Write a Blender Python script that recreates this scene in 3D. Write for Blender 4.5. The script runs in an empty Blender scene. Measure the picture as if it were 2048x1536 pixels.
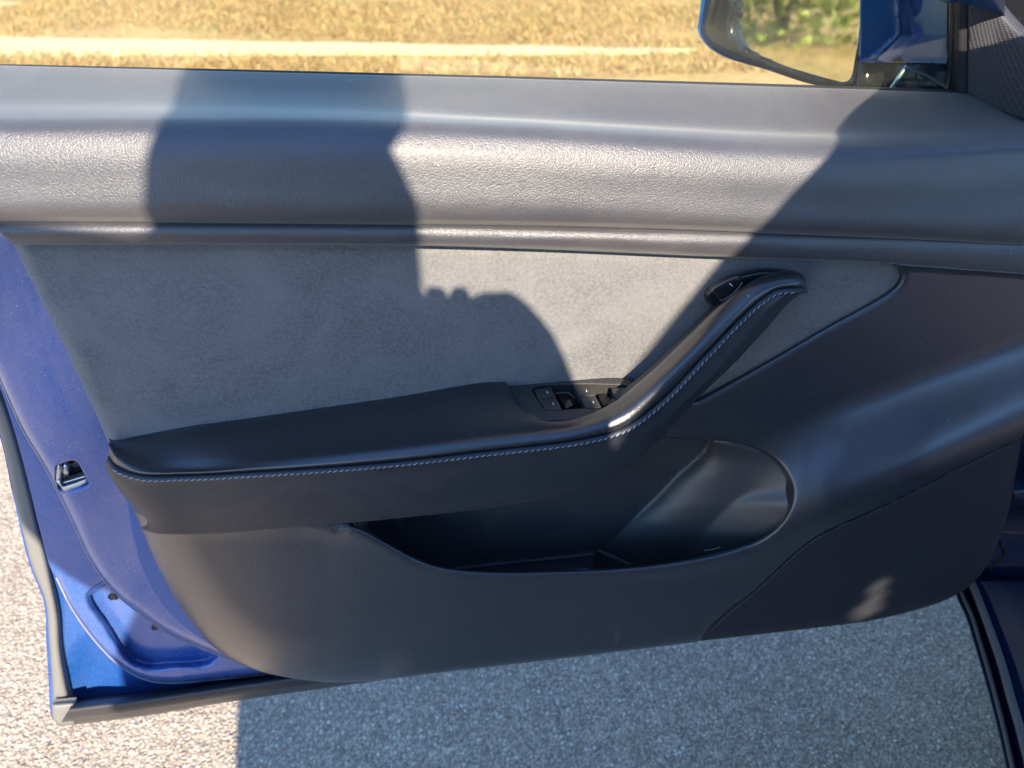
import bpy, bmesh, math, random
import numpy as np
from math import sin, cos, tan, radians, pi, sqrt
from mathutils import Vector, Matrix
from mathutils.geometry import delaunay_2d_cdt
random.seed(7); RNG = np.random.default_rng(7)
S = bpy.context.scene

# ------------------------------------------------------------------ camera, sky, sun, exposure
PITCH, YAW = radians(35), radians(9.1)
CAM = np.array([0.0, -0.54, 1.13]); FPX = 1540.0
cd = bpy.data.cameras.new("camera"); cam = bpy.data.objects.new("camera", cd)
S.collection.objects.link(cam); S.camera = cam
cd.sensor_width = 36; cd.lens = FPX / 2048 * 36; cd.clip_start = 0.02; cd.clip_end = 600
cam.location = CAM; cam.rotation_euler = (pi/2 - PITCH, 0, -YAW)
cd.dof.use_dof = True; cd.dof.focus_distance = 0.66; cd.dof.aperture_fstop = 6.4
SUND = np.array([-0.08, 1.0, -0.637]); SUND = SUND / np.linalg.norm(SUND)      # the way the sunlight travels
SUN_EL = math.asin(-SUND[2]); SUN_AZ = math.atan2(-SUND[0], -SUND[1])
w = bpy.data.worlds.new("World"); S.world = w; w.use_nodes = True
nt = w.node_tree; nt.nodes.clear()
sky = nt.nodes.new("ShaderNodeTexSky"); sky.sky_type = 'NISHITA'; sky.sun_disc = False
sky.sun_elevation = SUN_EL; sky.sun_rotation = SUN_AZ; sky.ozone_density = 6.0; sky.dust_density = 0.0; sky.air_density = 1.0
bg = nt.nodes.new("ShaderNodeBackground"); bg.inputs[1].default_value = 0.135
wo = nt.nodes.new("ShaderNodeOutputWorld")
nt.links.new(sky.outputs[0], bg.inputs[0]); nt.links.new(bg.outputs[0], wo.inputs[0])
ld = bpy.data.lights.new("sun", 'SUN'); sun = bpy.data.objects.new("sun", ld); S.collection.objects.link(sun)
ld.energy = 3.9; ld.angle = radians(0.53); ld.color = (1.0, 0.87, 0.69)
sun.rotation_euler = Vector(SUND).to_track_quat('-Z', 'Y').to_euler(); sun.location = (0, -6, 6)
S.view_settings.view_transform = 'Standard'; S.view_settings.look = 'None'
S.view_settings.exposure = 1.80; S.view_settings.gamma = 1
S.render.engine = 'CYCLES'
S.cycles.use_denoising = True; S.cycles.max_bounces = 8; S.cycles.transparent_max_bounces = 12

# ------------------------------------------------------------------ measuring: a sight line meets a plane
_F = np.array([sin(YAW)*cos(PITCH), cos(YAW)*cos(PITCH), -sin(PITCH)])
_R = np.array([cos(YAW), -sin(YAW), 0.0]); _U = np.cross(_R, _F)
def _ray(x, y): return _F*FPX + _R*(x-1024) - _U*(y-768)
def at(x, y, Y):
    d = _ray(x, y); return CAM + d*((Y-CAM[1])/d[1])
def atz(x, y, Z):
    d = _ray(x, y); return CAM + d*((Z-CAM[2])/d[2])
def pix(p):
    v = np.array(p)-CAM; k = FPX/(v@_F); return 1024+k*(v@_R), 768-k*(v@_U)

# ------------------------------------------------------------------ object helpers
def tag(o, label=None, cat=None, group=None, kind=None):
    if label: o["label"] = label
    if cat: o["category"] = cat
    if group: o["group"] = group
    if kind: o["kind"] = kind
    return o
def empty(name, loc):
    o = bpy.data.objects.new(name, None); o.location = loc; o.empty_display_size = .05
    S.collection.objects.link(o); return o
def mesh_obj(name, V, Fc, mat, parent=None, smooth=True, ang=None):
    me = bpy.data.meshes.new(name)
    me.from_pydata([tuple(map(float, v)) for v in V], [], [tuple(map(int, f)) for f in Fc]); me.update()
    me.materials.append(mat)
    o = bpy.data.objects.new(name, me); S.collection.objects.link(o)
    me.polygons.foreach_set('use_smooth', [smooth]*len(me.polygons))
    if ang is not None:
        bm = bmesh.new(); bm.from_mesh(me)
        for e in bm.edges:
            if len(e.link_faces) == 2 and e.calc_face_angle(0) > radians(ang): e.smooth = False
        bm.to_mesh(me); bm.free()
    if parent is not None:
        o.parent = parent; o.matrix_parent_inverse = Matrix.Translation(-world_loc(parent))
    return o
def world_loc(o):
    v = Vector((0, 0, 0))
    while o is not None:
        v += Vector(o.location) if o.type == 'EMPTY' else Vector((0, 0, 0)); o = o.parent
    return v

def spl(P, n, closed=False):
    """chord-length cubic through the points P, resampled evenly to n"""
    P = np.asarray(P, float)
    if closed: P = np.vstack([P, P[:1]])
    d = np.linalg.norm(np.diff(P, axis=0), axis=1); d[d < 1e-9] = 1e-9
    t = np.r_[0, np.cumsum(np.sqrt(d))]
    T = np.linspace(0, t[-1], n)
    m = np.zeros_like(P); s = np.diff(P, axis=0)/np.diff(t)[:, None]
    h = np.diff(t)[:, None]
    m[1:-1] = (s[:-1]*h[1:] + s[1:]*h[:-1])/(h[1:]+h[:-1]); m[0] = s[0]; m[-1] = s[-1]
    if closed: m[0] = m[-1] = (s[0]*h[-1]+s[-1]*h[0])/(h[0]+h[-1])
    i = np.clip(np.searchsorted(t, T, 'right')-1, 0, len(t)-2)
    hh = (t[i+1]-t[i])[:, None]; u = (T-t[i])[:, None]/hh
    return (2*u**3-3*u**2+1)*P[i]+(u**3-2*u**2+u)*hh*m[i]+(-2*u**3+3*u**2)*P[i+1]+(u**3-u**2)*hh*m[i+1]
def ev(P, n):
    """resample a polyline evenly by length"""
    P = np.asarray(P, float); L = np.r_[0, np.cumsum(np.linalg.norm(np.diff(P, axis=0), axis=1))]
    T = np.linspace(0, L[-1], n); return np.stack([np.interp(T, L, P[:, k]) for k in range(P.shape[1])], 1)
def sm(P, step=8, closed=True):
    """smooth outline with about even steps"""
    Q = spl(P, 40*len(P), closed); L = np.linalg.norm(np.diff(Q, axis=0), axis=1).sum()
    Q = ev(Q, max(8, int(L/step)+1)); return Q[:-1] if closed else Q
def loft(rows, nu, nv):
    """rows of 3D keys (same count per row) -> smooth grid"""
    G = np.array(rows, float)
    G = np.stack([spl_fixed(G[r], nu) for r in range(G.shape[0])], 0)
    G = np.stack([spl_fixed(G[:, c], nv) for c in range(G.shape[1])], 1)
    return G
def spl_fixed(P, n):
    """like spl, but every key keeps an equal share of the samples"""
    P = np.asarray(P, float); K = len(P)
    d = np.linalg.norm(np.diff(P, axis=0), axis=1); d[d < 1e-7] = 1e-7; t = np.r_[0, np.cumsum(d)]
    T = np.interp(np.linspace(0, K-1, (K-1)*n+1), np.arange(K), t)
    m = np.zeros_like(P); h = np.diff(t)[:, None]; s = np.diff(P, axis=0)/h
    m[1:-1] = (s[:-1]*h[1:]+s[1:]*h[:-1])/(h[1:]+h[:-1]); m[0] = s[0]; m[-1] = s[-1]
    i = np.clip(np.searchsorted(t, T, 'right')-1, 0, K-2); hh = (t[i+1]-t[i])[:, None]; u = (T-t[i])[:, None]/hh
    return (2*u**3-3*u**2+1)*P[i]+(u**3-2*u**2+u)*hh*m[i]+(-2*u**3+3*u**2)*P[i+1]+(u**3-u**2)*hh*m[i+1]
def grid_faces(R, Cn, off=0):
    return [(off+r*Cn+c, off+r*Cn+c+1, off+(r+1)*Cn+c+1, off+(r+1)*Cn+c) for r in range(R-1) for c in range(Cn-1)]
def grid_obj(name, G, mat, parent=None, **k):
    return mesh_obj(name, G.reshape(-1, 3), grid_faces(G.shape[0], G.shape[1]), mat, parent, **k)

def inside(poly, pts):
    x, y = pts[:, 0], pts[:, 1]; r = np.zeros(len(pts), bool); P = np.asarray(poly); Q = np.roll(P, -1, 0)
    for (x1, y1), (x2, y2) in zip(P, Q):
        if y1 == y2: continue
        c = ((y1 > y) != (y2 > y)) & (x < (x2-x1)*(y-y1)/(y2-y1)+x1); r ^= c
    return r
def pdist(poly, pts):
    P = np.asarray(poly, float); Q = np.roll(P, -1, 0); best = np.full(len(pts), 1e9)
    for a, b in zip(P, Q):
        ab = b-a; L = ab@ab + 1e-12; t = np.clip(((pts-a)@ab)/L, 0, 1)
        best = np.minimum(best, np.linalg.norm(pts-(a+t[:, None]*ab), axis=1))
    return best
def patch(name, outline, posf, mat, parent, sp=14, rings=(3, 7, 12), holes=(), rim=.012, rimdir=(0, 1, 0), step=9, raw=False):
    """a sheet with a clean outline: outline and holes in measuring units, posf(points)->3D; its rim is turned back by `rim`"""
    out = np.array(outline, float) if raw else sm(outline, step)
    hs = [np.array(h, float) if raw else sm(h, step) for h in holes]
    pts = [out]+hs; edges = []; o = 0
    for L in pts:
        n = len(L); edges += [(o+i, o+(i+1) % n) for i in range(n)]; o += n
    extra = []
    for L in [out]+hs:
        d = np.roll(L, -1, 0)-np.roll(L, 1, 0); nrm = np.stack([-d[:, 1], d[:, 0]], 1)
        nrm /= np.linalg.norm(nrm, axis=1)[:, None]+1e-9
        for k, rr in enumerate(rings):
            for sgn in (1, -1):
                q = L+nrm*rr*sgn
                m = inside(out, q)
                for h in hs: m &= ~inside(h, q)
                dd = pdist(out, q)
                for h in hs: dd = np.minimum(dd, pdist(h, q))
                m &= dd > rr*.9
                extra.append(q[m])
    x0, y0 = out.min(0); x1, y1 = out.max(0)
    gx, gy = np.meshgrid(np.arange(x0, x1, sp), np.arange(y0, y1, sp)); gx = gx+(np.arange(gx.shape[0]) % 2)[:, None]*sp/2
    q = np.stack([gx.ravel(), gy.ravel()], 1); m = inside(out, q)
    for h in hs: m &= ~inside(h, q)
    q = q[m]; dd = pdist(out, q)
    for h in hs: dd = np.minimum(dd, pdist(h, q))
    q = q[dd > (rings[-1] if rings else 0)+sp*.5]
    allp = np.vstack(pts+extra+[q])
    res = delaunay_2d_cdt([Vector(p) for p in allp], edges, [], 0, 1e-3)
    V2 = np.array([tuple(v) for v in res[0]]); Fc = [f for f in res[2] if len(f) == 3]
    cen = np.array([V2[list(f)].mean(0) for f in Fc]); m = inside(out, cen)
    for h in hs: m &= ~inside(h, cen)
    Fc = [f for f, k in zip(Fc, m) if k]
    V3 = posf(V2)
    # face orientation toward the viewer
    F2 = []
    for f in Fc:
        a, b, c = V2[f[0]], V2[f[1]], V2[f[2]]
        cr = (b[0]-a[0])*(c[1]-a[1])-(b[1]-a[1])*(c[0]-a[0])
        F2.append(f if cr < 0 else (f[0], f[2], f[1]))
    # rim
    cnt = {}
    for f in F2:
        for i in range(3):
            e = (f[i], f[(i+1) % 3]); cnt[e] = 1
    bnd = [e for e in cnt if (e[1], e[0]) not in cnt]
    V = list(V3); mp = {}
    if rim:
        rd = np.array(rimdir)*rim if not callable(rimdir) else None
        for a, b in bnd:
            for k in (a, b):
                if k not in mp: mp[k] = len(V); V.append(V3[k]+(rd if rd is not None else rimdir(V2[k])))
            F2.append((b, a, mp[a], mp[b]))
    used = sorted({i for f in F2 for i in f}); idx = {u: i for i, u in enumerate(used)}
    return mesh_obj(name, [V[u] for u in used], [tuple(idx[i] for i in f) for f in F2], mat, parent)
def Ypos(fn):
    def g(P):
        Y = np.broadcast_to(fn(P[:, 0], P[:, 1], P), (len(P),))
        return np.array([at(x, y, yy) for (x, y), yy in zip(P, Y)])
    return g
def Zpos(fn):
    def g(P):
        Z = np.broadcast_to(fn(P[:, 0], P[:, 1], P), (len(P),))
        return np.array([atz(x, y, zz) for (x, y), zz in zip(P, Z)])
    return g
def sst(t): t = np.clip(t, 0, 1); return t*t*(3-2*t)
def rnd(P, poly, R, depth):
    """quarter-round turn-back within R of an outline"""
    d = np.clip(pdist(poly, P)/R, 0, 1); return depth*(1-np.sqrt(np.clip(1-(1-d)**2, 0, 1)))
def tube(name, P, r, mat, parent=None, n=10, closed=False):
    P = np.asarray(P, float); V = []; F = []
    T = np.gradient(P, axis=0); T /= np.linalg.norm(T, axis=1)[:, None]
    up = np.array([0, 0, 1.0]) if abs(T[0][2]) < .9 else np.array([1.0, 0, 0])
    rr = np.broadcast_to(r, (len(P),))
    for i in range(len(P)):
        a = np.cross(T[i], up); a /= np.linalg.norm(a); b = np.cross(a, T[i])
        for k in range(n):
            t = 2*pi*k/n; V.append(P[i]+rr[i]*(a*cos(t)+b*sin(t)))
    for i in range(len(P)-1):
        for k in range(n): F.append((i*n+k, i*n+(k+1) % n, (i+1)*n+(k+1) % n, (i+1)*n+k))
    F.append(tuple(range(n))[::-1]); F.append(tuple((len(P)-1)*n+k for k in range(n)))
    return mesh_obj(name, V, F, mat, parent, ang=60)
def block(name, C8, mat, parent=None, bev=.001, seg=2):
    """eight corners (bottom loop 4, top loop 4) -> bevelled block"""
    bm = bmesh.new(); v = [bm.verts.new(tuple(map(float, c))) for c in C8]
    for f in ((3, 2, 1, 0), (4, 5, 6, 7), (0, 1, 5, 4), (1, 2, 6, 5), (2, 3, 7, 6), (3, 0, 4, 7)): bm.faces.new([v[i] for i in f])
    bmesh.ops.recalc_face_normals(bm, faces=bm.faces)
    if bev: bmesh.ops.bevel(bm, geom=list(bm.edges), offset=bev, segments=seg, affect='EDGES', profile=.5)
    me = bpy.data.meshes.new(name); bm.to_mesh(me); bm.free(); me.materials.append(mat)
    o = bpy.data.objects.new(name, me); S.collection.objects.link(o)
    me.polygons.foreach_set('use_smooth', [True]*len(me.polygons))
    if parent is not None:
        o.parent = parent; o.matrix_parent_inverse = Matrix.Translation(-world_loc(parent))
    return o
def box(name, a, b, mat, parent=None, bev=.01):
    x0, y0, z0 = a; x1, y1, z1 = b
    return block(name, [(x0, y0, z0), (x1, y0, z0), (x1, y1, z0), (x0, y1, z0), (x0, y0, z1), (x1, y0, z1), (x1, y1, z1), (x0, y1, z1)], mat, parent, bev)

# ------------------------------------------------------------------ materials
class NT:
    def __init__(s, name):
        s.m = bpy.data.materials.new(name); s.m.use_nodes = True; s.t = s.m.node_tree; s.t.nodes.clear()
        s.out = s.n("ShaderNodeOutputMaterial"); s.co = s.n("ShaderNodeTexCoord").outputs['Object']
    def n(s, ty, **k):
        x = s.t.nodes.new(ty)
        for a, b in k.items(): setattr(x, a, b)
        return x
    def l(s, a, b): s.t.links.new(a, b)
    def noise(s, scale, detail=3, rough=.55, co=None, dist=0):
        x = s.n("ShaderNodeTexNoise"); x.inputs['Scale'].default_value = scale; x.inputs['Detail'].default_value = detail
        x.inputs['Roughness'].default_value = rough; x.inputs['Distortion'].default_value = dist; s.l(co or s.co, x.inputs['Vector']); return x.outputs['Fac']
    def vor(s, scale, feature='F1', out='Distance', co=None, rnd=1):
        x = s.n("ShaderNodeTexVoronoi"); x.feature = feature; x.inputs['Scale'].default_value = scale; x.inputs['Randomness'].default_value = rnd
        s.l(co or s.co, x.inputs['Vector']); return x.outputs[out]
    def ramp(s, v, stops, interp='LINEAR'):
        x = s.n("ShaderNodeValToRGB"); x.color_ramp.interpolation = interp; e = x.color_ramp.elements
        while len(e) < len(stops): e.new(.5)
        for el, (p, c) in zip(e, stops):
            el.position = p; el.color = (c, c, c, 1) if isinstance(c, (int, float)) else (*c, 1)
        s.l(v, x.inputs[0]); return x.outputs[0]
    def mix(s, f, a, b):
        x = s.n("ShaderNodeMix", data_type='RGBA')
        for sock, v in ((x.inputs[0], f), (x.inputs[6], a), (x.inputs[7], b)):
            if isinstance(v, (int, float)): sock.default_value = v
            elif isinstance(v, tuple): sock.default_value = (*v, 1)
            else: s.l(v, sock)
        return x.outputs[2]
    def math(s, op, a, b=0.0, c=None):
        x = s.n("ShaderNodeMath", operation=op)
        for i, v in enumerate((a, b) if c is None else (a, b, c)):
            if isinstance(v, (int, float)): x.inputs[i].default_value = v
            else: s.l(v, x.inputs[i])
        return x.outputs[0]
    def mp(s, scale=(1, 1, 1), rot=(0, 0, 0)):
        x = s.n("ShaderNodeMapping"); x.inputs['Scale'].default_value = scale; x.inputs['Rotation'].default_value = rot
        s.l(s.co, x.inputs['Vector']); return x.outputs[0]
    def bump(s, h, st, dist=.001, nrm=None):
        x = s.n("ShaderNodeBump"); x.inputs['Strength'].default_value = st; x.inputs['Distance'].default_value = dist
        s.l(h, x.inputs['Height']); 
        if nrm is not None: s.l(nrm, x.inputs['Normal'])
        return x.outputs[0]
    def bsdf(s, col, rough, nrm=None, **k):
        b = s.n("ShaderNodeBsdfPrincipled")
        for key, v in (('Base Color', col), ('Roughness', rough), *[(a.replace('_', ' '), c) for a, c in k.items()]):
            i = b.inputs[key]
            if isinstance(v, (int, float)): i.default_value = v
            elif isinstance(v, tuple): i.default_value = (*v, 1) if len(v) == 3 and i.type == 'RGBA' else v
            else: s.l(v, i)
        if nrm is not None: s.l(nrm, b.inputs['Normal'])
        s.l(b.outputs[0], s.out.inputs[0]); return b

def mk_vinyl(name, col, grain, strength, rough, spec=.5, dust=.25, lint=True, coat=0.0, sheen=0.0):
    m = NT(name)
    n1 = m.noise(5, 4); wob = m.noise(grain*.5, 2)
    g = m.vor(grain, 'F1')
    g2 = m.noise(grain*1.5, 2)
    h = m.math('ADD', m.math('MULTIPLY', g, -1.0), m.math('MULTIPLY', g2, .5))
    nb = m.bump(h, strength, 1.0/grain*.55)
    smear = m.ramp(m.noise(9, 5, .65, m.mp((1, 1, 2.6), (0, .35, 0)), 1.2), [(.42, 0.0), (.72, 1.0)])
    c = m.mix(m.math('MULTIPLY', smear, dust), col, (.16, .15, .145))
    if lint:
        sp = m.ramp(m.vor(38, 'F1'), [(.0, 1.0), (.016, 1.0), (.024, 0.0)])
        c = m.mix(m.math('MULTIPLY', sp, .75), c, (.6, .6, .6))
    r = m.math('ADD', m.math('MULTIPLY', m.math('SUBTRACT', n1, .5), .18), rough)
    m.bsdf(c, r, nb, Specular_IOR_Level=spec, Coat_Weight=coat, Coat_Roughness=.33, Sheen_Weight=sheen, Sheen_Roughness=.45, Sheen_Tint=(1.0, .93, .86))
    return m.m
M = {}
M['vinyl'] = mk_vinyl('grained_vinyl', (.046, .045, .052), 1050, .5, .43, .85, .16, True, .1, .22)
M['card'] = mk_vinyl('satin_vinyl', (.015, .021, .033), 900, .35, .36, 1.0, .06, True, .7)
M['leather'] = mk_vinyl('soft_leather', (.013, .015, .020), 1300, .25, .29, .8, .04, True, .6)
M['leather_side'] = mk_vinyl('soft_leather_side', (.017, .021, .030), 1100, .35, .45, .6, .10)
def mk_suede():
    m = NT('suede'); a = m.noise(420, 3, .7); b = m.noise(13, 6, .62, dist=1.4); c2 = m.noise(1500, 1)
    c = m.mix(m.ramp(b, [(.35, 0.0), (.7, 1.0)]), (.100, .099, .104), (.165, .161, .163))
    c = m.mix(m.ramp(a, [(.35, 0.0), (.7, .8)]), c, (.2, .195, .19))
    nb = m.bump(m.math('ADD', a, c2), .5, .0012)
    m.bsdf(c, .95, nb, Specular_IOR_Level=.15, Sheen_Weight=.35, Sheen_Roughness=.5)
    return m.m
M['suede'] = mk_suede()
def mk_grille(name, base, hole, sc, knit=False):
    m = NT(name)
    v = m.vor(sc, 'F1', co=m.mp((1, 0.0, 1.15), (0, .45, 0)), rnd=0.0)
    k = m.ramp(v, [(.28, 1.0), (.42, 0.0)])
    c = m.mix(k, base, hole)
    m.bsdf(c, .55, m.bump(k, .6, -.0008), Specular_IOR_Level=.4)
    return m.m
M['grille'] = mk_grille('perforated_grille', (.040, .043, .054), (.004, .004, .007), 400)
M['knit'] = mk_grille('knit_cloth', (.052, .050, .057), (.033, .032, .038), 460)
def mk_plastic(name, col, rough, spec=.5, grain=0):
    m = NT(name); n = m.noise(30, 4); r = m.math('ADD', m.math('MULTIPLY', m.math('SUBTRACT', n, .5), .15), rough)
    du = m.ramp(m.noise(300, 2, .7), [(.62, 0.0), (.8, 1.0)])
    c = m.mix(m.math('MULTIPLY', du, .12), col, tuple(min(1, x+.25) for x in col))
    nb = m.bump(m.noise(900, 2), grain, .0006) if grain else None
    m.bsdf(c, r, nb, Specular_IOR_Level=spec); return m.m
M['black'] = mk_plastic('black_plastic', (.016, .016, .018), .42)
M['gloss'] = mk_plastic('gloss_black', (.012, .012, .014), .16)
M['matt'] = mk_plastic('matt_black_plastic', (.035, .034, .034), .6, .4, .3)
M['rubber'] = mk_plastic('rubber', (.17, .165, .155), .55, .4, .25)
M['hem'] = mk_plastic('hem_sealer', (.30, .28, .30), .4)
M['darkrub'] = mk_plastic('dark_rubber', (.03, .03, .032), .4, .5, .15)
M['liner'] = mk_vinyl('pocket_liner', (.045, .046, .052), 900, .2, .42, .8, .1, False)
M['mark'] = mk_plastic('white_print', (.8, .8, .8), .5)
M['thread'] = mk_plastic('pale_thread', (.42, .50, .60), .6)
def mk_metal():
    m = NT('latch_metal'); n = m.noise(60, 3); m.bsdf(m.mix(n, (.42, .47, .5), (.62, .68, .7)), .32, Metallic=.85); return m.m
M['metal'] = mk_metal()
def mk_paint(name, dusty):
    m = NT(name)
    fl = m.vor(2600, 'F1', 'Color'); sepn = m.n("ShaderNodeSeparateColor"); m.l(fl, sepn.inputs[0])
    base = m.mix(m.ramp(sepn.outputs[0], [(.6, 0.0), (1.0, 1.0)]), (.0, .065, .30), (.01, .20, .66))
    d1 = m.noise(16, 6, .68, m.mp((1, 1, .5)), .6); d2 = m.noise(900, 2, .7)
    d = m.math('MULTIPLY', m.ramp(d1, [(.34, .25), (.66, 1.0)]), m.ramp(d2, [(.25, .5), (.7, 1.0)]))
    d = m.math('MULTIPLY', d, dusty)
    sp = m.ramp(m.vor(260, 'F1'), [(.0, 1.0), (.10, 1.0), (.17, 0.0)])
    spm = m.math('MULTIPLY', sp, m.ramp(m.noise(40, 3), [(.5, 0.0), (.62, 1.0)]))
    c = m.mix(d, base, (.44, .36, .44))
    c = m.mix(m.math('MULTIPLY', spm, min(1, dusty*1.3)), c, (.6, .6, .68))
    r = m.math('ADD', m.math('MULTIPLY', d, .45), .22)
    nb = m.bump(m.math('ADD', d1, m.math('MULTIPLY', d2, .2)), .12, .002)
    m.bsdf(c, r, nb, Metallic=.25, Coat_Weight=.6*(1-dusty*.5), Coat_Roughness=.08)
    return m.m
M['paint'] = mk_paint('metallic_blue_paint', .12)
M['clean'] = mk_paint('clean_blue_paint', 0.0)
M['dusty'] = mk_paint('dusty_blue_paint', .52)
M['dustlow'] = mk_paint('lightly_dusted_blue_paint', .28)
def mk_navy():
    m = NT('shaded_sill_paint'); m.bsdf((.005, .012, .045), .35, Coat_Weight=.3); return m.m  # body blue darkened: shade of sill and hinge corner put into the colour
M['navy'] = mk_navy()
M['step'] = mk_plastic('dull_shaded_paint', (.008, .014, .05), .6, .3)  # same darkened body blue for the shaded step, rougher and uncoated
def mk_glass():
    m = NT('window_glass'); tr = m.n("ShaderNodeBsdfTransparent"); tr.inputs[0].default_value = (.95, .97, .87, 1)
    gl = m.n("ShaderNodeBsdfGlossy"); gl.inputs['Roughness'].default_value = .02
    fr = m.n("ShaderNodeFresnel"); fr.inputs[0].default_value = 1.5
    du = m.n("ShaderNodeBsdfDiffuse"); du.inputs[0].default_value = (.8, .8, .75, 1)
    film = m.ramp(m.noise(6, 5, .6, m.mp((.5, 1, 3))), [(.35, .004), (.75, .022)])
    spk = m.ramp(m.vor(70, 'F1'), [(.0, .3), (.03, .2), (.05, 0.0)])
    a = m.n("ShaderNodeMixShader"); m.l(m.math('MULTIPLY', fr.outputs[0], .7), a.inputs[0]); m.l(tr.outputs[0], a.inputs[1]); m.l(gl.outputs[0], a.inputs[2])
    b = m.n("ShaderNodeMixShader"); m.l(m.math('ADD', film, spk), b.inputs[0]); m.l(a.outputs[0], b.inputs[1]); m.l(du.outputs[0], b.inputs[2])
    m.l(b.outputs[0], m.out.inputs[0]); return m.m
M['glass'] = mk_glass()
def mk_mirror():
    m = NT('mirror_silver'); m.bsdf((.82, .86, .84), .03, m.bump(m.noise(14, 3), .02, .003), Metallic=1.0); return m.m
M['mirror'] = mk_mirror()
def mk_tint():
    m = NT('tinted_glass'); tr = m.n("ShaderNodeBsdfTransparent"); tr.inputs[0].default_value = (.10, .12, .13, 1)
    gl = m.n("ShaderNodeBsdfGlossy"); gl.inputs['Roughness'].default_value = .02
    a = m.n("ShaderNodeMixShader"); a.inputs[0].default_value = .08; m.l(tr.outputs[0], a.inputs[1]); m.l(gl.outputs[0], a.inputs[2]); m.l(a.outputs[0], m.out.inputs[0]); return m.m
M['tint'] = mk_tint()
def mk_asphalt():
    m = NT('asphalt')
    v = m.vor(150, 'F1', 'Color'); s = m.n("ShaderNodeSeparateColor"); m.l(v, s.inputs[0])
    d = m.vor(150, 'F1'); d2 = m.vor(330, 'F1'); fine = m.noise(700, 3, .7)
    stone = m.ramp(d, [(.30, 1.0), (.55, 0.0)])
    sc = m.ramp(s.outputs[0], [(0, (0.296, 0.229, 0.174)), (.45, (0.523, 0.414, 0.316)), (.8, (0.705, 0.564, 0.432)), (1, (0.931, 0.869, 0.699))])
    v2 = m.vor(330, 'F1', 'Color'); s2 = m.n("ShaderNodeSeparateColor"); m.l(v2, s2.inputs[0])
    bd = m.ramp(s2.outputs[1], [(0, (0.227, 0.181, 0.141)), (.6, (0.455, 0.362, 0.276)), (1, (0.751, 0.600, 0.456))])
    c = m.mix(stone, bd, sc)
    c = m.mix(m.math('MULTIPLY', m.ramp(m.noise(3, 4), [(.3, 0.0), (.7, 1.0)]), .22), c, (0.250, 0.207, 0.155))
    h = m.math('ADD', m.math('MULTIPLY', stone, m.math('ADD', s.outputs[1], .5)), m.math('MULTIPLY', m.ramp(d2, [(.2, 1.0), (.7, 0.0)]), .5))
    h = m.math('ADD', h, m.math('MULTIPLY', fine, .3))
    m.bsdf(c, .8, m.bump(h, .8, .0035), Specular_IOR_Level=.35); return m.m
M['asphalt'] = mk_asphalt()
def mk_grit():
    m = NT('grit'); inf = m.n("ShaderNodeNewGeometry"); m.bsdf(m.ramp(inf.outputs['Random Per Island'], [(0, (.10, .095, .09)), (.5, (.36, .33, .28)), (1, (.75, .70, .62))]), .85); return m.m
M['grit'] = mk_grit()
def mk_soil():
    m = NT('dry_verge')
    a = m.noise(2.2, 5, .65); b = m.noise(26, 4, .7, m.mp((1, 2.2, 1))); g = m.noise(.9, 3)
    c = m.mix(m.ramp(a, [(.35, 0.0), (.65, 1.0)]), (.40, .22, .09), (.44, .29, .14))
    c = m.mix(m.ramp(b, [(.45, 0.0), (.75, 1.0)]), c, (.62, .50, .26))
    c = m.mix(m.math('MULTIPLY', m.ramp(g, [(.5, 0.0), (.68, 1.0)]), .45), c, (.24, .26, .07))
    m.bsdf(c, .9, m.bump(b, .6, .02), Specular_IOR_Level=.1); return m.m
M['soil'] = mk_soil()
def mk_straw():
    m = NT('dry_straw'); inf = m.n("ShaderNodeNewGeometry")
    c = m.ramp(inf.outputs['Random Per Island'], [(0, (.33, .175, .07)), (.35, (.42, .25, .10)), (.75, (.57, .40, .20)), (.9, (.34, .27, .09)), (1, (.27, .27, .10))])
    m.bsdf(c, .8, Specular_IOR_Level=.25); return m.m
M['straw'] = mk_straw()
def mk_conc():
    m = NT('pale_concrete'); a = m.noise(8, 5); b = m.noise(120, 3)
    c = m.mix(a, (.42, .39, .26), (.52, .49, .34)); c = m.mix(m.ramp(b, [(.6, 0.0), (.8, .5)]), c, (.34, .32, .25))
    m.bsdf(c, .9, m.bump(b, .4, .004)); return m.m
M['conc'] = mk_conc()
def mk_leaf():
    m = NT('leaves'); inf = m.n("ShaderNodeNewGeometry")
    c = m.ramp(inf.outputs['Random Per Island'], [(0, (.14, .17, .03)), (.5, (.24, .29, .06)), (.85, (.40, .44, .09)), (1, (.50, .48, .16))])
    m.bsdf(c, .8, Specular_IOR_Level=.08); return m.m
M['leaf'] = mk_leaf()
def plain(name, col, rough=.7, **k):
    m = NT(name); n = m.noise(18, 4); m.bsdf(m.mix(n, col, tuple(min(1, c*1.35) for c in col)), rough, **k); return m.m
M['bark'] = plain('bark', (.10, .075, .05), .9); M['cloth'] = plain('jacket_cloth', (.05, .06, .09), .9); M['denim'] = plain('denim', (.04, .06, .12), .9)
M['skin'] = plain('skin', (.48, .28, .2), .5); M['hair'] = plain('hair', (.03, .02, .015), .6); M['seat'] = plain('seat_leather', (.02, .02, .022), .45)

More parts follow.
